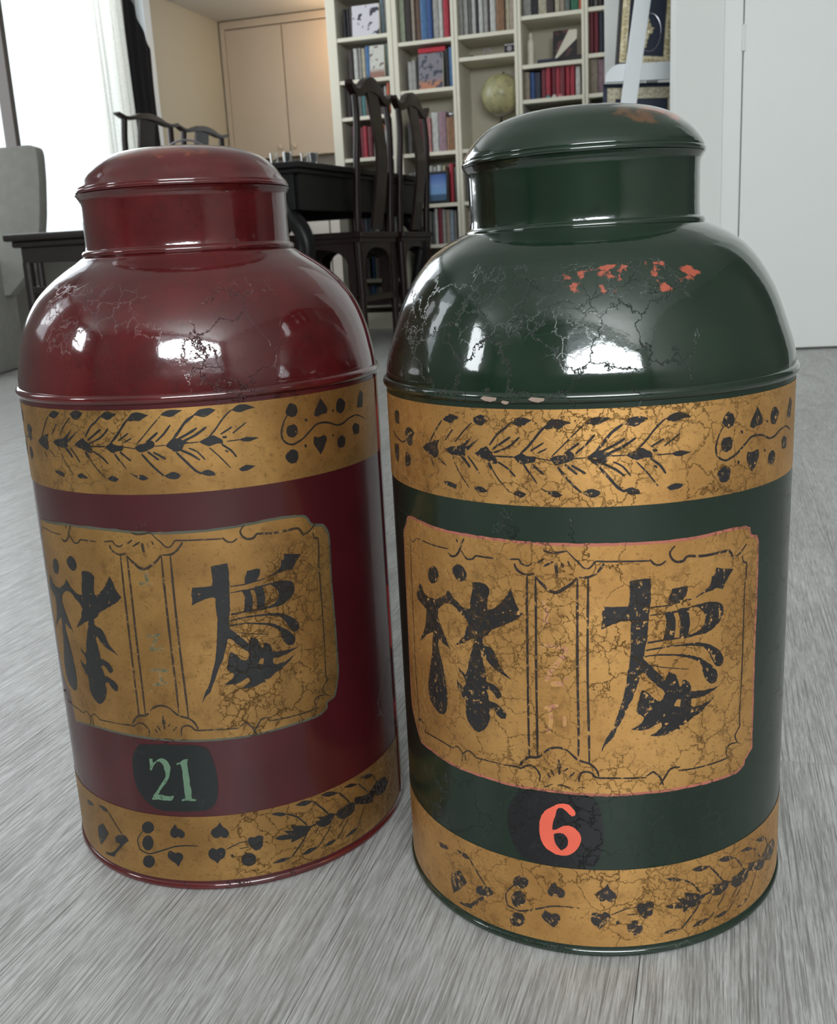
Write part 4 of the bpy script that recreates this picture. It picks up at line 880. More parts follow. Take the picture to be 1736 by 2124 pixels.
# ------------------------------------------------------------ bookcases and what stands in them
BX0 = Vector((-0.1541, 5.4953, 0)); BROT = -math.radians(18)
ORD = ['first', 'second', 'third', 'fourth', 'fifth', 'sixth', 'seventh', 'eighth', 'ninth', 'tenth', 'eleventh', 'twelfth', 'thirteenth', 'fourteenth']
UNITS = [  # left panel, opening left, opening right, right panel, shelf heights
    (-0.190, -0.140, 0.130, 0.1545, [0.131, 0.26, 0.42, 0.62, 0.87, 1.07, 1.245, 1.445, 1.65]),
    (0.157, 0.181, 0.456, 0.4715, [0.131, 0.42, 0.62, 0.87, 1.168, 1.393, 1.65]),
    (0.4735, 0.489, 0.768, 0.784, [0.131, 0.42, 0.62, 0.87, 1.293, 1.393, 1.65]),
    (0.786, 0.801, 1.090, 1.103, [0.131, 0.42, 0.62, 0.87, 1.072, 1.229, 1.445, 1.65]),
    (1.105, 1.119, 1.390, 1.405, [0.131, 0.42, 0.62, 0.87, 1.072, 1.248, 1.449, 1.65])]
WHICH = ['leftmost bookcase', 'second bookcase from left', 'third bookcase from left', 'fourth bookcase from left', 'partly hidden rightmost bookcase']
BCL = ['leftmost cream bookcase beside the kitchen opening, white post at its left', 'second cream bookcase from the left, holding the blue seascape picture',
       'middle cream bookcase, holding the globe', 'fourth cream bookcase from left, with a row of bright red spines', 'rightmost cream bookcase, mostly hidden behind the white pier and easel']
for i, (p0, a, b, p1, sh) in enumerate(UNITS):
    t = thing('bookcase', BCL[i], 'bookcase', BX0, BROT, 'cream bookcases along the back wall')
    bx('side_panel', ((p0 + a) / 2, 0.12, 0.85), (a - p0, 0.24, 1.70), M['cream'], t, 0.0015)
    bx('side_panel', ((b + p1) / 2, 0.12, 0.85), (p1 - b, 0.24, 1.70), M['cream'], t, 0.0015)
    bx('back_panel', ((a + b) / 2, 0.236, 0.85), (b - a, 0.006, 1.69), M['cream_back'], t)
    bx('plinth', ((a + b) / 2, 0.03, 0.042), (b - a, 0.015, 0.084), M['cream'], t)
    for z in sh: bx('shelf', ((a + b) / 2, 0.1215, z - 0.009), (b - a, 0.237, 0.018), M['cream'], t, 0.001)
PAL = dict(blk=(0.014, 0.013, 0.015), dkb=(0.045, 0.03, 0.028), wht=(0.58, 0.58, 0.54), gwh=(0.40, 0.39, 0.36), crm=(0.52, 0.47, 0.34), blu=(0.06, 0.17, 0.36), bl2=(0.03, 0.09, 0.28),
           bgr=(0.16, 0.22, 0.26), gry=(0.17, 0.17, 0.16), ggr=(0.13, 0.16, 0.14), tea=(0.06, 0.20, 0.20), brn=(0.14, 0.08, 0.05), org=(0.55, 0.12, 0.05), brw=(0.26, 0.13, 0.06), red=(0.42, 0.025, 0.045),
           drd=(0.20, 0.015, 0.03), pnk=(0.62, 0.26, 0.25), lil=(0.33, 0.20, 0.24), nav=(0.022, 0.030, 0.055), ivo=(0.50, 0.45, 0.32), grn=(0.025, 0.16, 0.09), yel=(0.55, 0.42, 0.06), mar=(0.17, 0.02, 0.03), gwt=(0.50, 0.56, 0.40), lbl=(0.30, 0.38, 0.46), bei=(0.38, 0.31, 0.24), pur=(0.16, 0.03, 0.06))
CNAME = dict(blk='black', dkb='dark brown', wht='white', gwh='greyish white', crm='cream', blu='mid blue', bl2='deep blue', bgr='blue-grey', gry='grey', ggr='grey-green', tea='teal', brn='brown', org='orange-red', brw='tan brown', red='red', drd='dark red',
             pnk='pink', lil='lilac', nav='navy', ivo='ivory', grn='green', yel='yellow', mar='maroon', gwt='pale green', lbl='light blue', bei='beige', pur='plum')
# rows: unit, shelf height, [(x0, x1, height, colour), ...]
ROWS = [
 (0, 1.445, [(-.112, -.096, .138, 'blk'), (-.095, -.078, .142, 'blk'), (-.077, -.061, .145, 'dkb'), (.089, .106, .168, 'bgr'), (.107, .128, .163, 'gry')]),
 (0, 1.245, [(-.097, -.072, .148, 'dkb'), (-.066, -.044, .150, 'wht'), (-.043, -.027, .152, 'gwh'), (-.026, -.007, .149, 'crm'), (-.004, .019, .156, 'blu'), (.102, .127, .156, 'ggr')]),
 (0, 1.07, [(-.122, -.098, .150, 'dkb'), (-.066, -.040, .140, 'gry'), (-.038, -.016, .10, 'tea'), (-.015, .006, .10, 'brn'), (.012, .030, .09, 'wht'), (.034, .056, .12, 'ggr'), (.060, .083, .13, 'dkb'), (.085, .099, .135, 'gwh'), (.100, .114, .150, 'org'), (.115, .129, .148, 'tea')]),
 (0, 0.87, [(-.100, -.082, .160, 'pur'), (-.081, -.062, .162, 'dkb'), (-.059, -.039, .152, 'drd'), (-.038, -.018, .155, 'red'), (-.014, .010, .15, 'mar'), (.014, .032, .16, 'gwh'), (.036, .056, .14, 'bgr'), (.060, .077, .158, 'org'), (.079, .094, .150, 'wht'), (.097, .111, .152, 'ggr'), (.112, .126, .145, 'bl2')]),
 (0, 0.62, [(-.12, -.098, .16, 'gry'), (-.09, -.070, .17, 'tea'), (-.06, -.035, .15, 'dkb'), (-.03, -.008, .16, 'bgr'), (0, .022, .15, 'blk'), (.030, .055, .17, 'ggr'), (.06, .085, .15, 'brn'), (.09, .112, .16, 'gry')]),
 (0, 0.42, [(-.12, -.098, .15, 'pnk'), (-.078, -.063, .15, 'lil'), (-.062, -.045, .155, 'lbl'), (-.04, -.015, .15, 'bgr'), (-.01, .02, .16, 'wht'), (.03, .055, .15, 'dkb'), (.077, .100, .165, 'lil'), (.103, .124, .15, 'wht')]),
 (0, 0.26, [(-.10, -.08, .11, 'wht'), (-.07, -.05, .11, 'gwh'), (-.033, -.018, .115, 'blu'), (-.017, -.002, .11, 'wht'), (-.001, .012, .108, 'lil'), (.013, .026, .112, 'gwh'), (.027, .042, .11, 'bei'), (.06, .085, .12, 'wht')]),
 (0, 0.131, [(-.09, -.07, .09, 'wht'), (-.044, -.028, .092, 'blu'), (-.027, -.010, .085, 'bgr'), (-.009, .010, .088, 'bei'), (.011, .031, .085, 'gwh'), (.05, .075, .09, 'dkb')]),
 (1, 1.393, [(.188, .213, .205, 'gwt'), (.217, .246, .215, 'dkb'), (.249, .266, .21, 'bei'), (.268, .295, .215, 'brn'), (.297, .329, .218, 'blu'), (.331, .355, .222, 'bl2'), (.358, .388, .20, 'gwh'), (.390, .408, .21, 'wht'), (.411, .437, .225, 'red')]),
 (1, 1.168, [(.215, .237, .138, 'wht'), (.240, .261, .140, 'gwh'), (.263, .278, .156, 'blk'), (.405, .430, .178, 'blk'), (.432, .454, .184, 'blu')]),
 (1, 0.87, [(.200, .222, .15, 'gry'), (.226, .250, .16, 'brn'), (.256, .284, .163, 'drd'), (.287, .323, .165, 'pnk'), (.326, .361, .190, 'wht'), (.364, .401, .190, 'lil'), (.404, .453, .160, 'brw')]),
 (1, 0.62, [(.19, .215, .16, 'wht'), (.22, .25, .165, 'gwh'), (.262, .279, .172, 'wht'), (.280, .296, .168, 'gwh'), (.302, .322, .186, 'wht'), (.325, .345, .180, 'gwh'), (.348, .368, .186, 'wht'), (.371, .388, .182, 'ivo'), (.411, .430, .190, 'red'), (.433, .453, .172, 'ggr')]),
 (1, 0.42, [(.19, .215, .16, 'wht'), (.22, .245, .15, 'gwh'), (.250, .280, .165, 'wht'), (.284, .306, .165, 'gry'), (.309, .321, .160, 'ggr'), (.323, .338, .176, 'wht'), (.339, .361, .178, 'drd'), (.363, .378, .170, 'gwh'), (.379, .402, .168, 'bei'), (.404, .421, .165, 'lbl'), (.423, .440, .160, 'gry'), (.442, .455, .14, 'blk')]),
 (1, 0.131, [(.190, .214, .235, 'gwt'), (.217, .236, .215, 'wht'), (.24, .262, .20, 'dkb'), (.266, .284, .21, 'blk'), (.288, .306, .228, 'red'), (.31, .328, .21, 'blk'), (.332, .352, .22, 'wht'), (.356, .38, .20, 'gry'), (.386, .41, .21, 'blk')]),
 (2, 1.393, [(.490, .511, .195, 'gwh'), (.512, .533, .20, 'wht'), (.535, .553, .19, 'gry'), (.555, .574, .205, 'wht'), (.576, .589, .21, 'blk'), (.590, .611, .20, 'wht'), (.612, .634, .20, 'gwh'), (.635, .645, .21, 'dkb'), (.647, .674, .20, 'wht'), (.676, .716, .215, 'brw'), (.719, .741, .205, 'ivo'), (.743, .766, .20, 'bei')]),
 (2, 0.62, [(.492, .512, .16, 'gry'), (.515, .54, .17, 'wht'), (.545, .57, .15, 'bgr')]),
 (2, 0.42, [(.492, .512, .15, 'bei'), (.515, .54, .16, 'brn'), (.545, .57, .15, 'wht')]),
 (3, 1.445, [(.808, .845, .17, 'gwh'), (.847, .879, .18, 'blk'), (.882, .921, .175, 'ivo'), (.925, .956, .18, 'dkb'), (.960, .983, .17, 'ivo'), (.984, 1.006, .172, 'bei'), (1.009, 1.031, .168, 'ggr'), (1.035, 1.071, .18, 'grn'), (1.073, 1.087, .176, 'org')]),
 (3, 1.072, [(.805, .832, .128, 'bei'), (.834, .856, .125, 'bl2'), (.858, .885, .122, 'nav'), (.890, .911, .132, 'drd'), (.913, .934, .137, 'red'), (.936, .957, .138, 'drd'), (.959, .980, .136, 'red'), (.982, 1.003, .138, 'drd'), (1.005, 1.026, .137, 'red'), (1.028, 1.050, .137, 'red'), (1.055, 1.076, .130, 'wht')]),
 (3, 0.87, [(.806, .835, .15, 'blu'), (.838, .863, .140, 'gry'), (.865, .885, .142, 'wht'), (.887, .905, .142, 'gwh'), (.906, .913, .14, 'blk'), (.915, .936, .145, 'wht'), (.939, .961, .14, 'bei'), (.965, .988, .158, 'ivo'), (.990, 1.013, .158, 'crm'), (1.015, 1.038, .158, 'ivo'), (1.040, 1.063, .158, 'wht'), (1.065, 1.088, .158, 'ivo')]),
 (4, 1.449, [(1.122, 1.14, .17, 'blk'), (1.142, 1.16, .16, 'gry'), (1.163, 1.185, .17, 'dkb'), (1.187, 1.205, .17, 'blk')]),
 (4, 1.248, [(1.121, 1.141, .185, 'mar'), (1.143, 1.164, .182, 'drd'), (1.167, 1.188, .18, 'nav'), (1.190, 1.206, .178, 'blk')]),
 (4, 1.072, [(1.122, 1.16, .155, 'bei'), (1.162, 1.20, .15, 'lil')]),
 (4, 0.87, [(1.122, 1.145, .15, 'nav'), (1.147, 1.17, .16, 'bl2'), (1.172, 1.198, .15, 'blk')]),
]
def book_mesh(w, hgt, d):
    """upright book: rounded spine towards the front, boards standing proud of the page block"""
    bm = bmesh.new(); b = 0.0014; hh = hgt
    prof = [(-w / 2, d), (-w / 2, 0.003), (-w * 0.3, 0.0006), (0, 0), (w * 0.3, 0.0006), (w / 2, 0.003), (w / 2, d), (w / 2 - b, d), (w / 2 - b, 0.006), (-w / 2 + b, 0.006), (-w / 2 + b, d)]
    tri = tessellate_polygon([[Vector((x, y, 0)) for x, y in prof]])
    lo = [bm.verts.new((x, y, 0)) for x, y in prof]; hi = [bm.verts.new((x, y, hh)) for x, y in prof]
    for t in tri: bm.faces.new([lo[i] for i in t][::-1]); bm.faces.new([hi[i] for i in t])
    n = len(prof)
    for i in range(n): bm.faces.new((lo[i], lo[(i + 1) % n], hi[(i + 1) % n], hi[i]))
    box(bm, (0, d / 2 + 0.002, hh / 2), (w - 2 * b, d - 0.010, hh - 0.006))
    bmesh.ops.recalc_face_normals(bm, faces=bm.faces)
    return bm
def in_case(o, x, y, z, rz=0.0):
    o.location = BX0 + Matrix.Rotation(BROT, 3, 'Z') @ Vector((x, y, z)); o.rotation_euler = (0, 0, BROT + rz); return o
for (ui, z, items) in ROWS:
    sh = [q for q in UNITS[ui][4] if q < 1.6]; top = sorted(sh, reverse=True).index(z)
    rowname = ORD[top] + ' shelf down'
    for k, (x0, x1, hgt, ck) in enumerate(items):
        w = x1 - x0 - 0.0008
        o = finish('book', book_mesh(w, hgt, random.uniform(0.10, 0.14)), M['book'])
        in_case(o, (x0 + x1) / 2, 0.028 + random.uniform(0, 0.012), z, random.uniform(-0.01, 0.01))
        c = PAL[ck]; o.color = (*c, 1)
        size = 'slim ' if w < 0.0175 else ('thick ' if w > 0.03 else '')
        tag(o, '%s%s book, %s from left on the %s, %s' % (size, CNAME[ck], ORD[k], rowname, WHICH[ui]), 'book', 'books on the %s, %s' % (rowname, WHICH[ui]))
def faceout(name, x0, x1, z, hgt, mat, label, cat='book', th=0.018, y=0.012, lean=0.08):
    t = thing(name, label, cat)
    in_case(t, (x0 + x1) / 2, y, z)
    rot = Matrix.Rotation(-lean, 3, 'X'); w = x1 - x0
    bm = bmesh.new(); box(bm, rot @ Vector((0, th / 2, hgt / 2)) + Vector((0, 0, th * lean)), (w, th, hgt), rot); finish('cover', bm, mat, t)
    bm = bmesh.new(); box(bm, rot @ Vector((0.001, th / 2, hgt / 2)) + Vector((0, 0, th * lean)), (w + 0.0012, th - 0.004, hgt - 0.005), rot); finish('pages', bm, M['cream'], t)
    return t
faceout('art_book', -.057, .086, 1.445, .143, M['cover_spots'], 'face-out book with white cover and dark grey blots, top shelf, leftmost bookcase')
faceout('art_book', .024, .100, 1.245, .152, M['cover_crowd'], 'face-out pale book with small figures, second shelf down, leftmost bookcase')
faceout('art_book', .279, .402, 1.168, .165, M['cover_group'], 'face-out book with group photo cover, second bookcase from left')
t = thing('lying_book', 'bright red book lying flat above the group photo book', 'book'); in_case(t, .345, 0.03, 1.168 + 0.170)
bx('cover', (0, 0.06, 0.011), (0.138, 0.12, 0.022), plain('bright_red_cloth', (0.50, 0.02, 0.04), 0.4), t, 0.001); bx('pages', (0, 0.062, 0.011), (0.132, 0.1175, 0.017), M['cream'], t)
# picture of the sea in its black frame
t = thing('framed_picture', 'small black framed seascape picture in the second bookcase from left', 'picture'); in_case(t, .3525, 0.006, 0.622); t.rotation_euler = (-0.07, 0, BROT)
for s in (-1, 1):
    bx('frame', (s * .0505, 0.006, 0.0775), (.012, .012, .155), M['black'], t, 0.001); bx('frame', (0, 0.006, 0.006 if s < 0 else 0.149), (.089, .012, .012), M['black'], t, 0.001)
bx('picture', (0, 0.008, 0.0775), (.090, .004, .132), M['seascape'], t)
# ornament, globe, small items
t = thing('ornament', 'small silver ball ornament on top of the tan brown book', 'ornament'); in_case(t, .428, 0.055, 0.87 + .160)
bm = bmesh.new(); lathe(bm, [(0, 0), (.010, 0), (.006, .004)] + beadprof(0, .016, .014, 10, -60, 90), 20); finish('ball', bm, M['silver'], t, 1.0)
globe = thing('globe', 'antique ochre globe on a black turned stand in the middle bookcase', 'globe'); in_case(globe, .672, 0.10, 0.87)
bm = bmesh.new(); lathe(bm, [(0, 0), (.052, 0), (.054, .006), (.045, .012), (.020, .018), (.010, .03), (.008, .05), (.013, .056), (.008, .062), (.007, .08), (.011, .088), (.017, .098), (.011, .107), (.007, .112), (.012, .120), (.006, .128), (.004, .150), (0, .150)], 28); finish('stand', bm, M['black'], globe, 0.8)
bm = bmesh.new(); bmesh.ops.create_uvsphere(bm, u_segments=48, v_segments=28, radius=.095); 
for v in bm.verts: v.co = Matrix.Rotation(0.35, 3, 'Y') @ v.co + Vector((0, 0, .252))
finish('ball', bm, M['globe'], globe, 1.5)
bm = bmesh.new(); tube(bm, [(.099 * math.sin(a) * 0.9, .02 * math.cos(a), .252 + .099 * math.cos(a)) for a in np.linspace(0.3, PI + 0.3, 24)], .0022, 6); finish('meridian', bm, M['plate'], globe, 1.0)
bm = bmesh.new(); lathe(bm, [(0, 0), (.005, 0), (.004, .006), (0, .010)], 12); o = finish('finial', bm, M['black'], globe, 1.0); o.location = (.018, 0, .347)
t = thing('ring_ornament', 'small dark ring shaped ornament on the narrow shelf above the globe', 'ornament'); in_case(t, .625, 0.05, 1.293)
bm = bmesh.new(); tube(bm, [(.017 * math.cos(a), 0, .020 + .017 * math.sin(a)) for a in np.linspace(0, 2 * PI, 25)], .003, 8, cap=False); finish('ring', bm, M['plate'], t, 1.0)
bx('stand', (0, 0, .002), (.03, .02, .004), M['black'], t)
t = thing('camera_ornament', 'old black and beige camera on the narrow shelf above the globe', 'camera'); in_case(t, .735, 0.05, 1.293)
bx('body', (0, 0, .020), (.050, .026, .036), M['black'], t, 0.002); bx('top_plate', (0, 0, .040), (.044, .022, .008), M['silver'], t, 0.001)
bm = bmesh.new(); tube(bm, [(.004, -.013, .020), (.004, -.030, .020)], .012, 16); finish('lens', bm, M['plate'], t, 0.6)
t = thing('stone_ornament', 'small dark stone ornament, leftmost on the shelf above the globe', 'ornament'); in_case(t, .545, 0.05, 1.293)
bm = bmesh.new(); lathe(bm, [(0, 0), (.014, 0), (.015, .006), (.009, .012), (0, .014)], 14); finish('stone', bm, M['bench'], t, 1.0)
t = thing('figurine', 'tall narrow white figurine at the left of the fourth bookcase', 'figurine'); in_case(t, .838, 0.05, 1.229)
bm = bmesh.new(); lathe(bm, [(0, 0), (.017, 0), (.018, .01), (.015, .05), (.017, .095), (.012, .115), (.006, .122), (.009, .133), (.006, .146), (0, .150)], 20); finish('body', bm, M['ivory'] if 'ivory' in M else M['cream'], t, 0.8)
t = thing('photo_print', 'dark photograph with a white diagonal stripe leaning in the fourth bookcase', 'photograph'); in_case(t, .995, 0.09, 1.245); t.rotation_euler = (-0.12, 0, BROT)
bx('print', (0, 0.004, .070), (.115, .006, .140), M['collage'], t)
bm = bmesh.new(); slab(bm, [(-.055, .004), (-.048, .004), (.057, .095), (.057, .138), (.018, .138)], 0.0004, 0.001); finish('white_stripe', bm, M['cream'], t)
for k, (x, w, zz, hh, mt, nm) in enumerate([(.93, .115, 0, .010, 'black', 'black flat box, lower of two, under the leaning photograph'), (.925, .10, .010, .009, 'navy', 'navy flat box lying on a black one under the leaning photograph'), (1.06, .05, 0, .024, 'black', 'small black box at the right end under the leaning photograph')]):
    t = thing('flat_box', nm, 'box'); in_case(t, x, 0.02, 1.229 + zz); bx('box_body', (0, .04, hh * 0.42), (w, .078, hh * 0.84), M[mt], t, 0.0008); bx('box_lid', (0, .04, hh * 0.86), (w + .001, .079, hh * 0.24), M[mt], t, 0.0005)
for k, (x, col, nm) in enumerate([(.925, (0.10, 0.28, 0.30), 'small teal trinket in front of the red spines'), (.955, (0.70, 0.62, 0.58), 'small pale trinket in front of the red spines'), (.985, (0.62, 0.25, 0.28), 'small pink trinket in front of the red spines')]):
    t = thing('trinket', nm, 'trinket'); in_case(t, x, 0.014, 1.072)
    bm = bmesh.new(); lathe(bm, [(0, 0), (.010, 0), (.012, .005), (.007, .011), (.004, .014), (0, .015)], 14); finish('body', bm, plain('trinket_glaze', col, 0.3), t, 1.0)
# white pier beside the bookcases
bm = bmesh.new(); box(bm, (0, 0, CEIL / 2), (0.62, 0.10, CEIL)); o = finish('wall_pier', bm, M['wall']); in_case(o, 1.209 + 0.31, -0.055, 0); struct(o)

# ------------------------------------------------------------ kitchen beyond
t = thing('wall_cupboard', 'beige two-door kitchen cupboard under warm light beyond the table', 'cupboard'); at_room(t, 0, 0)
bx('carcass', (-2.72, 6.66, 1.46), (0.86, 0.30, 0.84), M['beige'], t)
bx('frame', (-3.135, 6.495, 1.46), (0.03, 0.03, 0.84), M['beige'], t, 0.001); bx('frame', (-2.30, 6.495, 1.46), (0.03, 0.03, 0.84), M['beige'], t, 0.001)
bx('frame', (-2.7175, 6.495, 1.858), (0.805, 0.03, 0.045), M['beige'], t, 0.001)
for (a, b, kx) in ((-3.117, -2.7275, -2.79), (-2.7205, -2.318, -2.69)):
    d = bx('door', ((a + b) / 2, 6.497, 1.432), (b - a, 0.02, 0.792), M['beige'], t, 0.002)
    bm = bmesh.new(); tube(bm, [(kx, 6.487, 1.095), (kx, 6.478, 1.095), (kx, 6.470, 1.095), (kx, 6.463, 1.095)], [.006, .006, .016, .011], 14); finish('knob', bm, M['beige'], d, 1.0)
t = thing('kitchen_counter', 'pale kitchen base unit with grey worktop behind the dining table', 'cabinet'); at_room(t, 0, 0)
bx('worktop', (-2.50, 6.27, 0.90), (1.25, 0.56, 0.03), plain('grey_worktop', (0.40, 0.38, 0.34), 0.5), t, 0.003)
bx('plinth', (-2.50, 6.30, 0.04), (1.20, 0.48, 0.08), M['pale'], t)
for k in range(3): 
    d = bx('door', (-2.91 + k * 0.405, 6.012, 0.48), (0.395, 0.02, 0.78), M['pale'], t, 0.002)
    bm = bmesh.new(); tube(bm, [(-2.80 + k * 0.405, 6.0, 0.80), (-2.80 + k * 0.405, 5.985, 0.80)], 0.008, 10); finish('knob', bm, M['steel'], d, 1.0)
bx('carcass', (-2.50, 6.28, 0.48), (1.22, 0.51, 0.80), M['pale'], t)
t = thing('backsplash', 'grey-beige splashback panel between counter and beige cupboard', 'panel'); at_room(t, 0, 0)
bx('panel', (-2.55, 6.62, 0.975), (1.2, 0.02, 0.12), plain('grey_splashback', (0.36, 0.33, 0.29), 0.5), t)
t = thing('kitchen_lamp', 'small warm lamp under the kitchen ceiling, hidden behind the bookcase', 'lamp'); at_room(t, -2.2, 6.22, 1.887)
bm = bmesh.new(); lathe(bm, [(0, 0), (.035, 0), (.035, -.012), (.008, -.02), (.008, -.06), (.05, -.075), (.07, -.11)], 24); finish('shade', bm, M['white'], t, 0.8)

# ------------------------------------------------------------ dining table, chairs and things on the table
TROT = -math.radians(22.4); TZ = 0.738
table = thing('dining_table', 'long black dining table with a deep apron and curved legs', 'table', (-0.375, 4.0, 0), TROT)
TW, TL = 0.86, 1.32
bx('table_top', (-TW / 2, TL / 2, TZ - 0.011), (TW, TL, 0.022), M['ebony'], table, 0.004)
bx('moulding', (-TW / 2, TL / 2, TZ - 0.031), (TW - 0.035, TL - 0.035, 0.018), M['ebony'], table, 0.004)
for (c, s) in (((-TW / 2, 0.045, 0.635), (TW - 0.10, 0.022, 0.14)), ((-TW / 2, TL - 0.045, 0.635), (TW - 0.10, 0.022, 0.14)), ((-0.045, TL / 2, 0.635), (0.022, TL - 0.10, 0.14)), ((-TW + 0.045, TL / 2, 0.635), (0.022, TL - 0.10, 0.14))):
    bx('apron', c, s, M['ebony'], table, 0.003)
for (x, y, sx) in ((-0.06, 0.06, 1), (-TW + 0.06, 0.06, -1), (-0.06, TL - 0.06, 1), (-TW + 0.06, TL - 0.06, -1)):
    bm = bmesh.new()
    pth = spline([(x - sx * 0.05, y, 0.60), (x - sx * 0.035, y, 0.555), (x + sx * 0.015, y, 0.49), (x + sx * 0.035, y, 0.42), (x + sx * 0.02, y, 0.33), (x - sx * 0.005, y, 0.22), (x - sx * 0.01, y, 0.11), (x + sx * 0.012, y, 0.04), (x + sx * 0.03, y, 0.015)], 4)
    tube(bm, pth, list(np.interp(np.linspace(0, 1, len(pth)), [0, .12, .3, .5, .8, .95, 1], [.040, .036, .034, .030, .018, .022, .015])), 14); finish('leg', bm, M['ebony'], table, 1.0)
def on_table(x, y): return table.location + Matrix.Rotation(TROT, 3, 'Z') @ Vector((x, y, TZ))
glass0 = None
for k, (x, y, w) in enumerate([(-.125, .07, 'leftmost'), (-.085, .10, 'second from left'), (-.060, .06, 'third from left'), (.0, .0, ''), (.0, .0, '')]):
    if not w: continue
    if glass0 is None:
        t = thing('glass_tumbler', '', 'glass'); glass0 = t
        bm = bmesh.new(); lathe(bm, [(0, 0), (.014, 0), (.017, .042), (.0155, .042), (.013, .004), (0, .004)], 24); finish('bowl', bm, M['glass'], t, 0.8)
    else: t = copy_tree(glass0)
    t.location = on_table(-.02 + x, y); t['label'] = 'small clear glass near the table corner, %s of its trio' % w; t['group'] = 'small glasses on the table corner'
for k, (x, y, w) in enumerate([(-.043, .045, 'left'), (-.018, .075, 'middle'), (.0, .035, 'right')]):
    t = copy_tree(glass0); t.location = on_table(x - .02, y + .12); t['label'] = 'small clear glass, %s one of the cluster beside the table corner' % w; t['group'] = 'small glasses on the table corner'
t = thing('wire_basket', 'low wire basket with a thin arched handle on the table', 'basket', on_table(-.62, .20), 0.45)
bm = bmesh.new(); tube(bm, [(.125 * math.cos(a), 0, .015 + .125 * math.sin(a)) for a in np.linspace(0, PI, 28)], .0042, 8); finish('handle', bm, M['plate'], t, 1.0)
bm = bmesh.new(); lathe(bm, [(0, .002), (.05, .002), (.11, .012), (.126, .018), (.122, .019), (.108, .014), (.05, .006), (0, .006)], 36); finish('bowl', bm, M['plate'], t, 0.8)

def make_chair(label, group, hump=1.0):
    """high-backed chair with yoke crest rail; back legs rise into the back posts, seat towards -Y"""
    t = thing('yoke_back_chair', label, 'chair', group=group); W, D, SZ = 0.205, 0.40, 0.480; mt = M['chair']
    bm = bmesh.new(); top = spline([(-.245, 1.062), (-.222, 1.050), (-.185, 1.036), (-.13, 1.050), (-.075, 1.084), (0, 1.100), (.075, 1.084), (.13, 1.050), (.185, 1.036), (.222, 1.050), (.245, 1.062)], 3)
    bot = spline([(.250, 1.045), (.222, 1.022), (.185, 1.006), (.13, 1.012), (.075, 1.032), (0, 1.042), (-.075, 1.032), (-.13, 1.012), (-.185, 1.006), (-.222, 1.022), (-.250, 1.045)], 3)
    top, bot = ([(x, 1.036 + (z - 1.036) * hump - (0 if hump == 1 else .012)) for x, z in q] for q in (top, bot))
    slab(bm, top + bot, 0.006, 0.036); finish('crest_rail', bm, mt, t, 0.6, 0.004)
    bm = bmesh.new(); pts = spline([(0.006, .49), (0.030, .62), (0.050, .78), (0.036, .93), (0.018, 1.05)], 5); prev = None
    for (y, z) in pts:
        row = [bm.verts.new((x, y + dy, z)) for x, dy in ((-.062, 0), (.062, 0), (.062, .012), (-.062, .012))]
        if prev:
            for i in range(4): bm.faces.new((prev[i], prev[(i + 1) % 4], row[(i + 1) % 4], row[i]))
        else: bm.faces.new(row[::-1])
        prev = row
    bm.faces.new(prev); finish('back_splat', bm, mt, t, 0.5)
    for s in (-1, 1):
        bm = bmesh.new(); tube(bm, spline([(s * W, 0.01, 0), (s * W, 0.008, .25), (s * W, 0.006, .5), (s * (W + .002), .020, .75), (s * (W - .006), .028, .90), (s * (W - .016), .022, 1.02)], 5), [.0165] * 12 + [.0145] * 14, 10); finish('leg', bm, mt, t, 1.0)
        bm = bmesh.new(); tube(bm, [(s * W, -D, 0), (s * W, -D, SZ - .02)], .0165, 10); finish('leg', bm, mt, t, 1.0)
        bx('stretcher', (s * W, -D / 2, .17), (.016, D - .02, .026), mt, t, 0.003)
    bx('seat', (0, -D / 2 + .003, SZ - .012), (2 * W + .055, D + .06, .024), mt, t, 0.006)
    bx('seat_rail', (0, -D / 2 + .003, SZ - .034), (2 * W + .035, D + .04, .020), mt, t, 0.003)
    bx('stretcher', (0, .008, .205), (2 * W - .02, .016, .026), mt, t, 0.003); bx('stretcher', (0, -D, .12), (2 * W - .02, .02, .030), mt, t, 0.003)
    def apron(wd):
        h = wd / 2; e = .032
        arch = [(h - e, .20)] + [((h - e) * math.cos(a) ** 0.8 if math.cos(a) > 0 else -(h - e) * (-math.cos(a)) ** 0.8, .345 + .070 * math.sin(a)) for a in np.linspace(0.001, PI - 0.001, 15)] + [(-h + e, .20)]
        return [(-h, .20), (-h, SZ - .044), (h, SZ - .044), (h, .20)] + arch
    bm = bmesh.new(); slab(bm, apron(2 * W - .03), 0.001, .013); finish('apron', bm, mt, t)
    bm = bmesh.new(); slab(bm, apron(2 * W - .03), -D - .006, -D + .006); finish('apron', bm, mt, t)
    for s in (-1, 1):
        bm = bmesh.new(); slab(bm, apron(D - .03), -.006, .006)
        for v in bm.verts: v.co = Vector((s * W + v.co.y, v.co.x - D / 2, v.co.z))
        bmesh.ops.recalc_face_normals(bm, faces=bm.faces); finish('apron', bm, mt, t)
    return t
ch = make_chair('dark yoke-backed chair, nearer of the two on the right of the table', 'yoke-back chairs round the dining table')
CROT = -math.radians(108.5)
ch.location = (-0.13, 4.56, 0); ch.rotation_euler = (0, 0, CROT)
c = copy_tree(ch); c.location = (0.043, 5.037, 0); c.rotation_euler = (0, 0, CROT); c['label'] = 'dark yoke-backed chair nearest the bookcases, right of the table'
c = make_chair('dark yoke-backed chair by the window, nearer of two left of the table', 'yoke-back chairs round the dining table', 0.45)
c.location = (-1.11, 4.90, 0); c.rotation_euler = (0, 0, CROT + PI)
d = copy_tree(c); d.location = (-0.962, 5.43, 0); d['label'] = 'dark yoke-backed chair by the kitchen, farther of two left of the table'

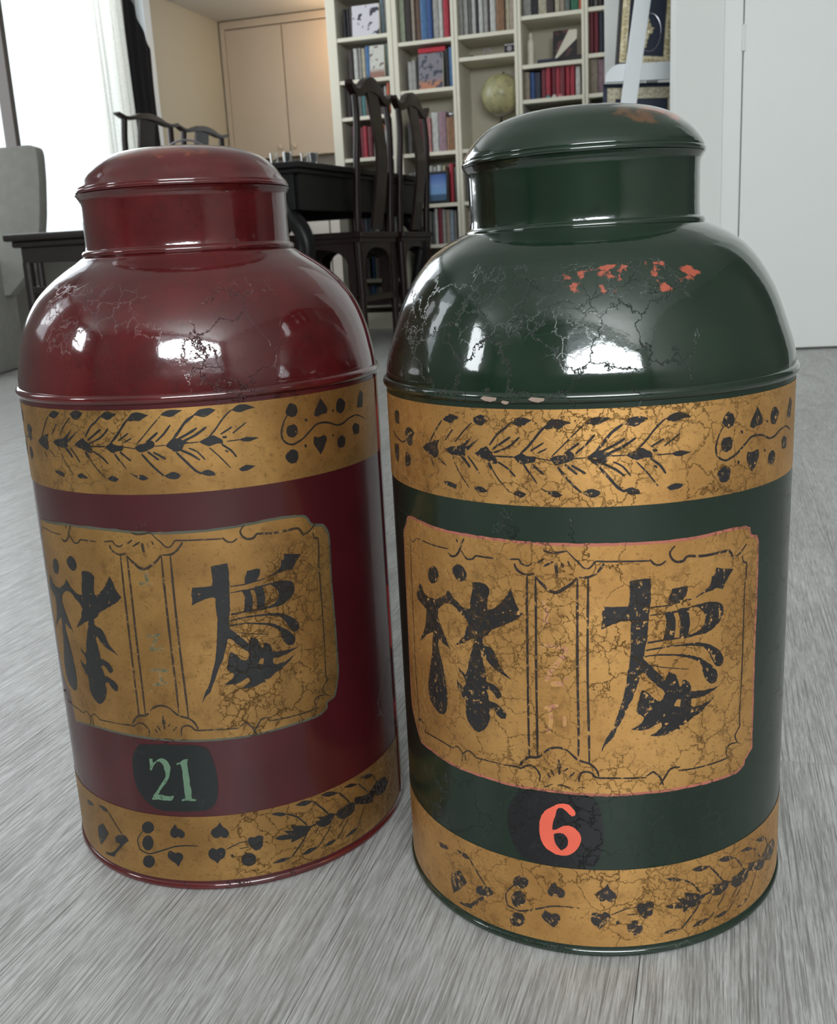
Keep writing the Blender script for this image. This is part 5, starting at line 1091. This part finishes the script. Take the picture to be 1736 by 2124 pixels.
# ------------------------------------------------------------ left side: bench, slipcovered chair, curtains
t = thing('side_bench', 'dark wooden bench with moulded edge in front of the window', 'bench', (-0.905, 2.42, 0), -math.radians(14))
bx('bench_top', (.22, .16, .461), (.46, .34, .016), M['bench'], t, 0.005)
bx('moulding', (.22, .16, .446), (.435, .315, .015), M['bench'], t, 0.005)
for y in (.02, .30): bx('apron', (.22, y, .421), (.40, .018, .035), M['bench'], t, 0.002)
for x in (.025, .415): bx('apron', (x, .16, .421), (.018, .26, .035), M['bench'], t, 0.002)
for x in (.028, .412):
    for y in (.020, .300):
        bm = bmesh.new(); tube(bm, [(x, y, 0), (x, y, .405)], .0125, 10); finish('leg', bm, M['bench'], t, 0.8)
        bm = bmesh.new(); tube(bm, [(x + (.03 if x < .2 else -.03), y, .35), (x + (.03 if x < .2 else -.03), y, .405)], .008, 8); finish('strut', bm, M['bench'], t, 0.8)
for y in (.02, .30): bx('stretcher', (.22, y, .342), (.40, .016, .018), M['bench'], t, 0.003)
for x in (.028, .412): bx('stretcher', (x, .16, .330), (.016, .27, .018), M['bench'], t, 0.003)

t = thing('slipcovered_chair', 'grey linen slipcovered chair at the far left by the window', 'chair', (-1.68, 4.25, 0))
bm = bmesh.new(); slab(bm, spline([(-.22, .30), (-.23, .60), (-.22, .855), (-.20, .866), (.0, .862), (.16, .862), (.235, .866), (.262, .850), (.262, .78), (.255, .70), (.235, .56), (.19, .42), (.08, .30)], 3), -.045, .045); finish('backrest', bm, M['linen'], t, 0.7, 0.018)
bm = bmesh.new(); box(bm, (-.09, -.12, .225), (.30, .42, .45)); finish('seat_cover', bm, M['linen'], t, 0.7, 0.02)

def curtain(name, label, u, v0, v1, z0, z1, mat, folds, amp, cut=None, group=None):
    bm = bmesh.new(); n = folds * 16; cols = []
    for i in range(n + 1):
        s = i / n; v = v0 + (v1 - v0) * s; uu = u + amp * math.sin(s * folds * 2 * PI) + amp * 0.4 * math.sin(s * folds * 5.1)
        zt = cut(v) if cut else z1
        cols.append([bm.verts.new((uu + 0.01 * math.sin(k * 0.7), v, z0 + (zt - z0) * k / 8)) for k in range(9)])
    for a, b in zip(cols, cols[1:]):
        for k in range(8): bm.faces.new((a[k], b[k], b[k + 1], a[k + 1]))
    if mat is not M['voile']: bmesh.ops.solidify(bm, geom=bm.faces[:], thickness=0.004)
    o = finish(name, bm, mat, None, 1.2); o.rotation_euler = (0, 0, -AX); tag(o, label, 'curtain', group); return o
curtain('sheer_curtain', 'sheer cream curtain gathered at the right side of the window', LEFT_U + 0.06, 4.86, 5.245, 0.02, 2.42, M['voile'], 7, 0.018)
curtain('dark_curtain', 'black curtain gathered between window and white trim, top edge slanting', LEFT_U + 0.075, 5.235, 5.47, 0.02, 1.9, M['dark_cloth'], 3, 0.006, cut=lambda v: 1.87 if v < 5.255 else 1.87 - (v - 5.255) * 1.45)

# ------------------------------------------------------------ easel and pictures
ez = thing('easel', 'white A-frame easel beside the right hand wall, holding two pictures', 'easel', (0.0, 3.9, 0))
def leaning(nm, x0, x1, z1, w, y0, y1, par):
    bm = bmesh.new(); slab(bm, [(x0, 0), (x0 + w, 0), (x1 + w, z1), (x1, z1)], -.009, .009)
    for v in bm.verts: v.co.y += y0 + (y1 - y0) * v.co.z / z1
    finish(nm, bm, M['white'], par, None, 0.002)
leaning('leg', 0.652, 0.917, 1.62, .055, -.14, -.005, ez)
leaning('leg', 1.235, 0.965, 1.62, .055, -.14, -.005, ez)
leaning('leg', 0.94, 0.94, 1.60, .045, .45, .03, ez)
bm = bmesh.new(); pts = [(1.12, .932), (.743, .932)] + [(.743 + .052 - .052 * math.cos(a), .940 + .050 * math.sin(a)) for a in np.linspace(0.1, PI / 2, 8)] + [(1.12, .990)]
slab(bm, pts, -.052, -.034); finish('picture_ledge', bm, M['white'], ez, None, 0.002)
def pic_frame(name, label, loc, rx, ry):
    t = thing(name, label, 'picture', loc); t.rotation_euler = (rx, ry, 0); return t
pa = pic_frame('gilt_framed_picture', 'navy picture with oval gold figure in a beaded gilt frame on the easel', (0.889, 3.893, 0.992), -0.09, 0.09)
W_, H_ = 0.185, 0.30
for s in (-1, 1):
    bx('outer_frame', (s * (W_ / 2 + .004), .008, H_ / 2), (.010, .024, H_ + .018), M['black'], pa, 0.001); bx('outer_frame', (0, .008, H_ / 2 + s * (H_ / 2 + .004)), (W_, .024, .010), M['black'], pa, 0.001)
    bx('gilt_frame', (s * (W_ / 2 - .014), .002, H_ / 2), (.026, .018, H_), M['gilt'], pa, 0.003); bx('gilt_frame', (0, .002, H_ / 2 + s * (H_ / 2 - .014)), (W_ - .05, .018, .026), M['gilt'], pa, 0.003)
bm = bmesh.new()
for k in range(20):
    for s in (-1, 1):
        r = bmesh.ops.create_icosphere(bm, subdivisions=1, radius=.0062)['verts']
        for v in r: v.co += Vector((s * (W_ / 2 - .014), -.008, .013 + k * (H_ - .026) / 19))
for k in range(1, 12):
    for s in (0, 1):
        r = bmesh.ops.create_icosphere(bm, subdivisions=1, radius=.0062)['verts']
        for v in r: v.co += Vector((-(W_ / 2 - .014) + k * (W_ - .028) / 12, -.008, .014 + s * (H_ - .028)))
finish('beading', bm, M['gilt'], pa, 1.5)
bx('mount', (0, .008, H_ / 2), (W_ - .05, .006, H_ - .05), M['navy'], pa)
bm = bmesh.new(); tube(bm, [(.012 + .040 * math.cos(a), .003, .108 + .064 * math.sin(a)) for a in np.linspace(0, 2 * PI, 33)], .0016, 6, cap=False); finish('oval_line', bm, M['silver'], pa, 1.0)
bm = bmesh.new()
for (x, z, r, sx, sz) in ((.004, .148, .008, .8, 1), (.006, .130, .011, 1, 1.1), (.012, .112, .012, 1.1, .9), (.002, .095, .011, .9, 1.3), (.0, .075, .008, .8, 1.5), (-.004, .060, .009, 1.1, .6), (.022, .122, .006, 1.2, .7)):
    q = bmesh.ops.create_icosphere(bm, subdivisions=2, radius=r)['verts']
    for v in q: v.co = Vector((v.co.x * sx + x, v.co.y * 0.35 + .003, v.co.z * sz + z))
finish('gold_figure', bm, M['gilt'], pa, 1.5)
pb = pic_frame('flat_framed_picture', 'navy picture with a flat aged gilt border below the easel ledge', (0.88, 3.905, 0.630), -0.06, 0.02)
W_, H_ = 0.275, 0.305
bx('mount', (0, .006, H_ / 2), (W_, .010, H_), M['navy'], pb, 0.001)
for s in (-1, 1):
    bx('gilt_border', (s * (W_ / 2 - .028), -.001, H_ / 2), (.028, .006, H_ - .03), M['gilt_flat'], pb, 0.001); bx('gilt_border', (0, -.001, H_ / 2 + s * (H_ / 2 - .035)), (W_ - .084, .006, .038), M['gilt_flat'], pb, 0.001)
bm = bmesh.new(); tube(bm, [(1.0, .0, .62), (.74, .0, .62)], .009, 8); finish('lower_peg_rail', bm, M['white'], ez, 1.0)
bpy.context.view_layer.update()
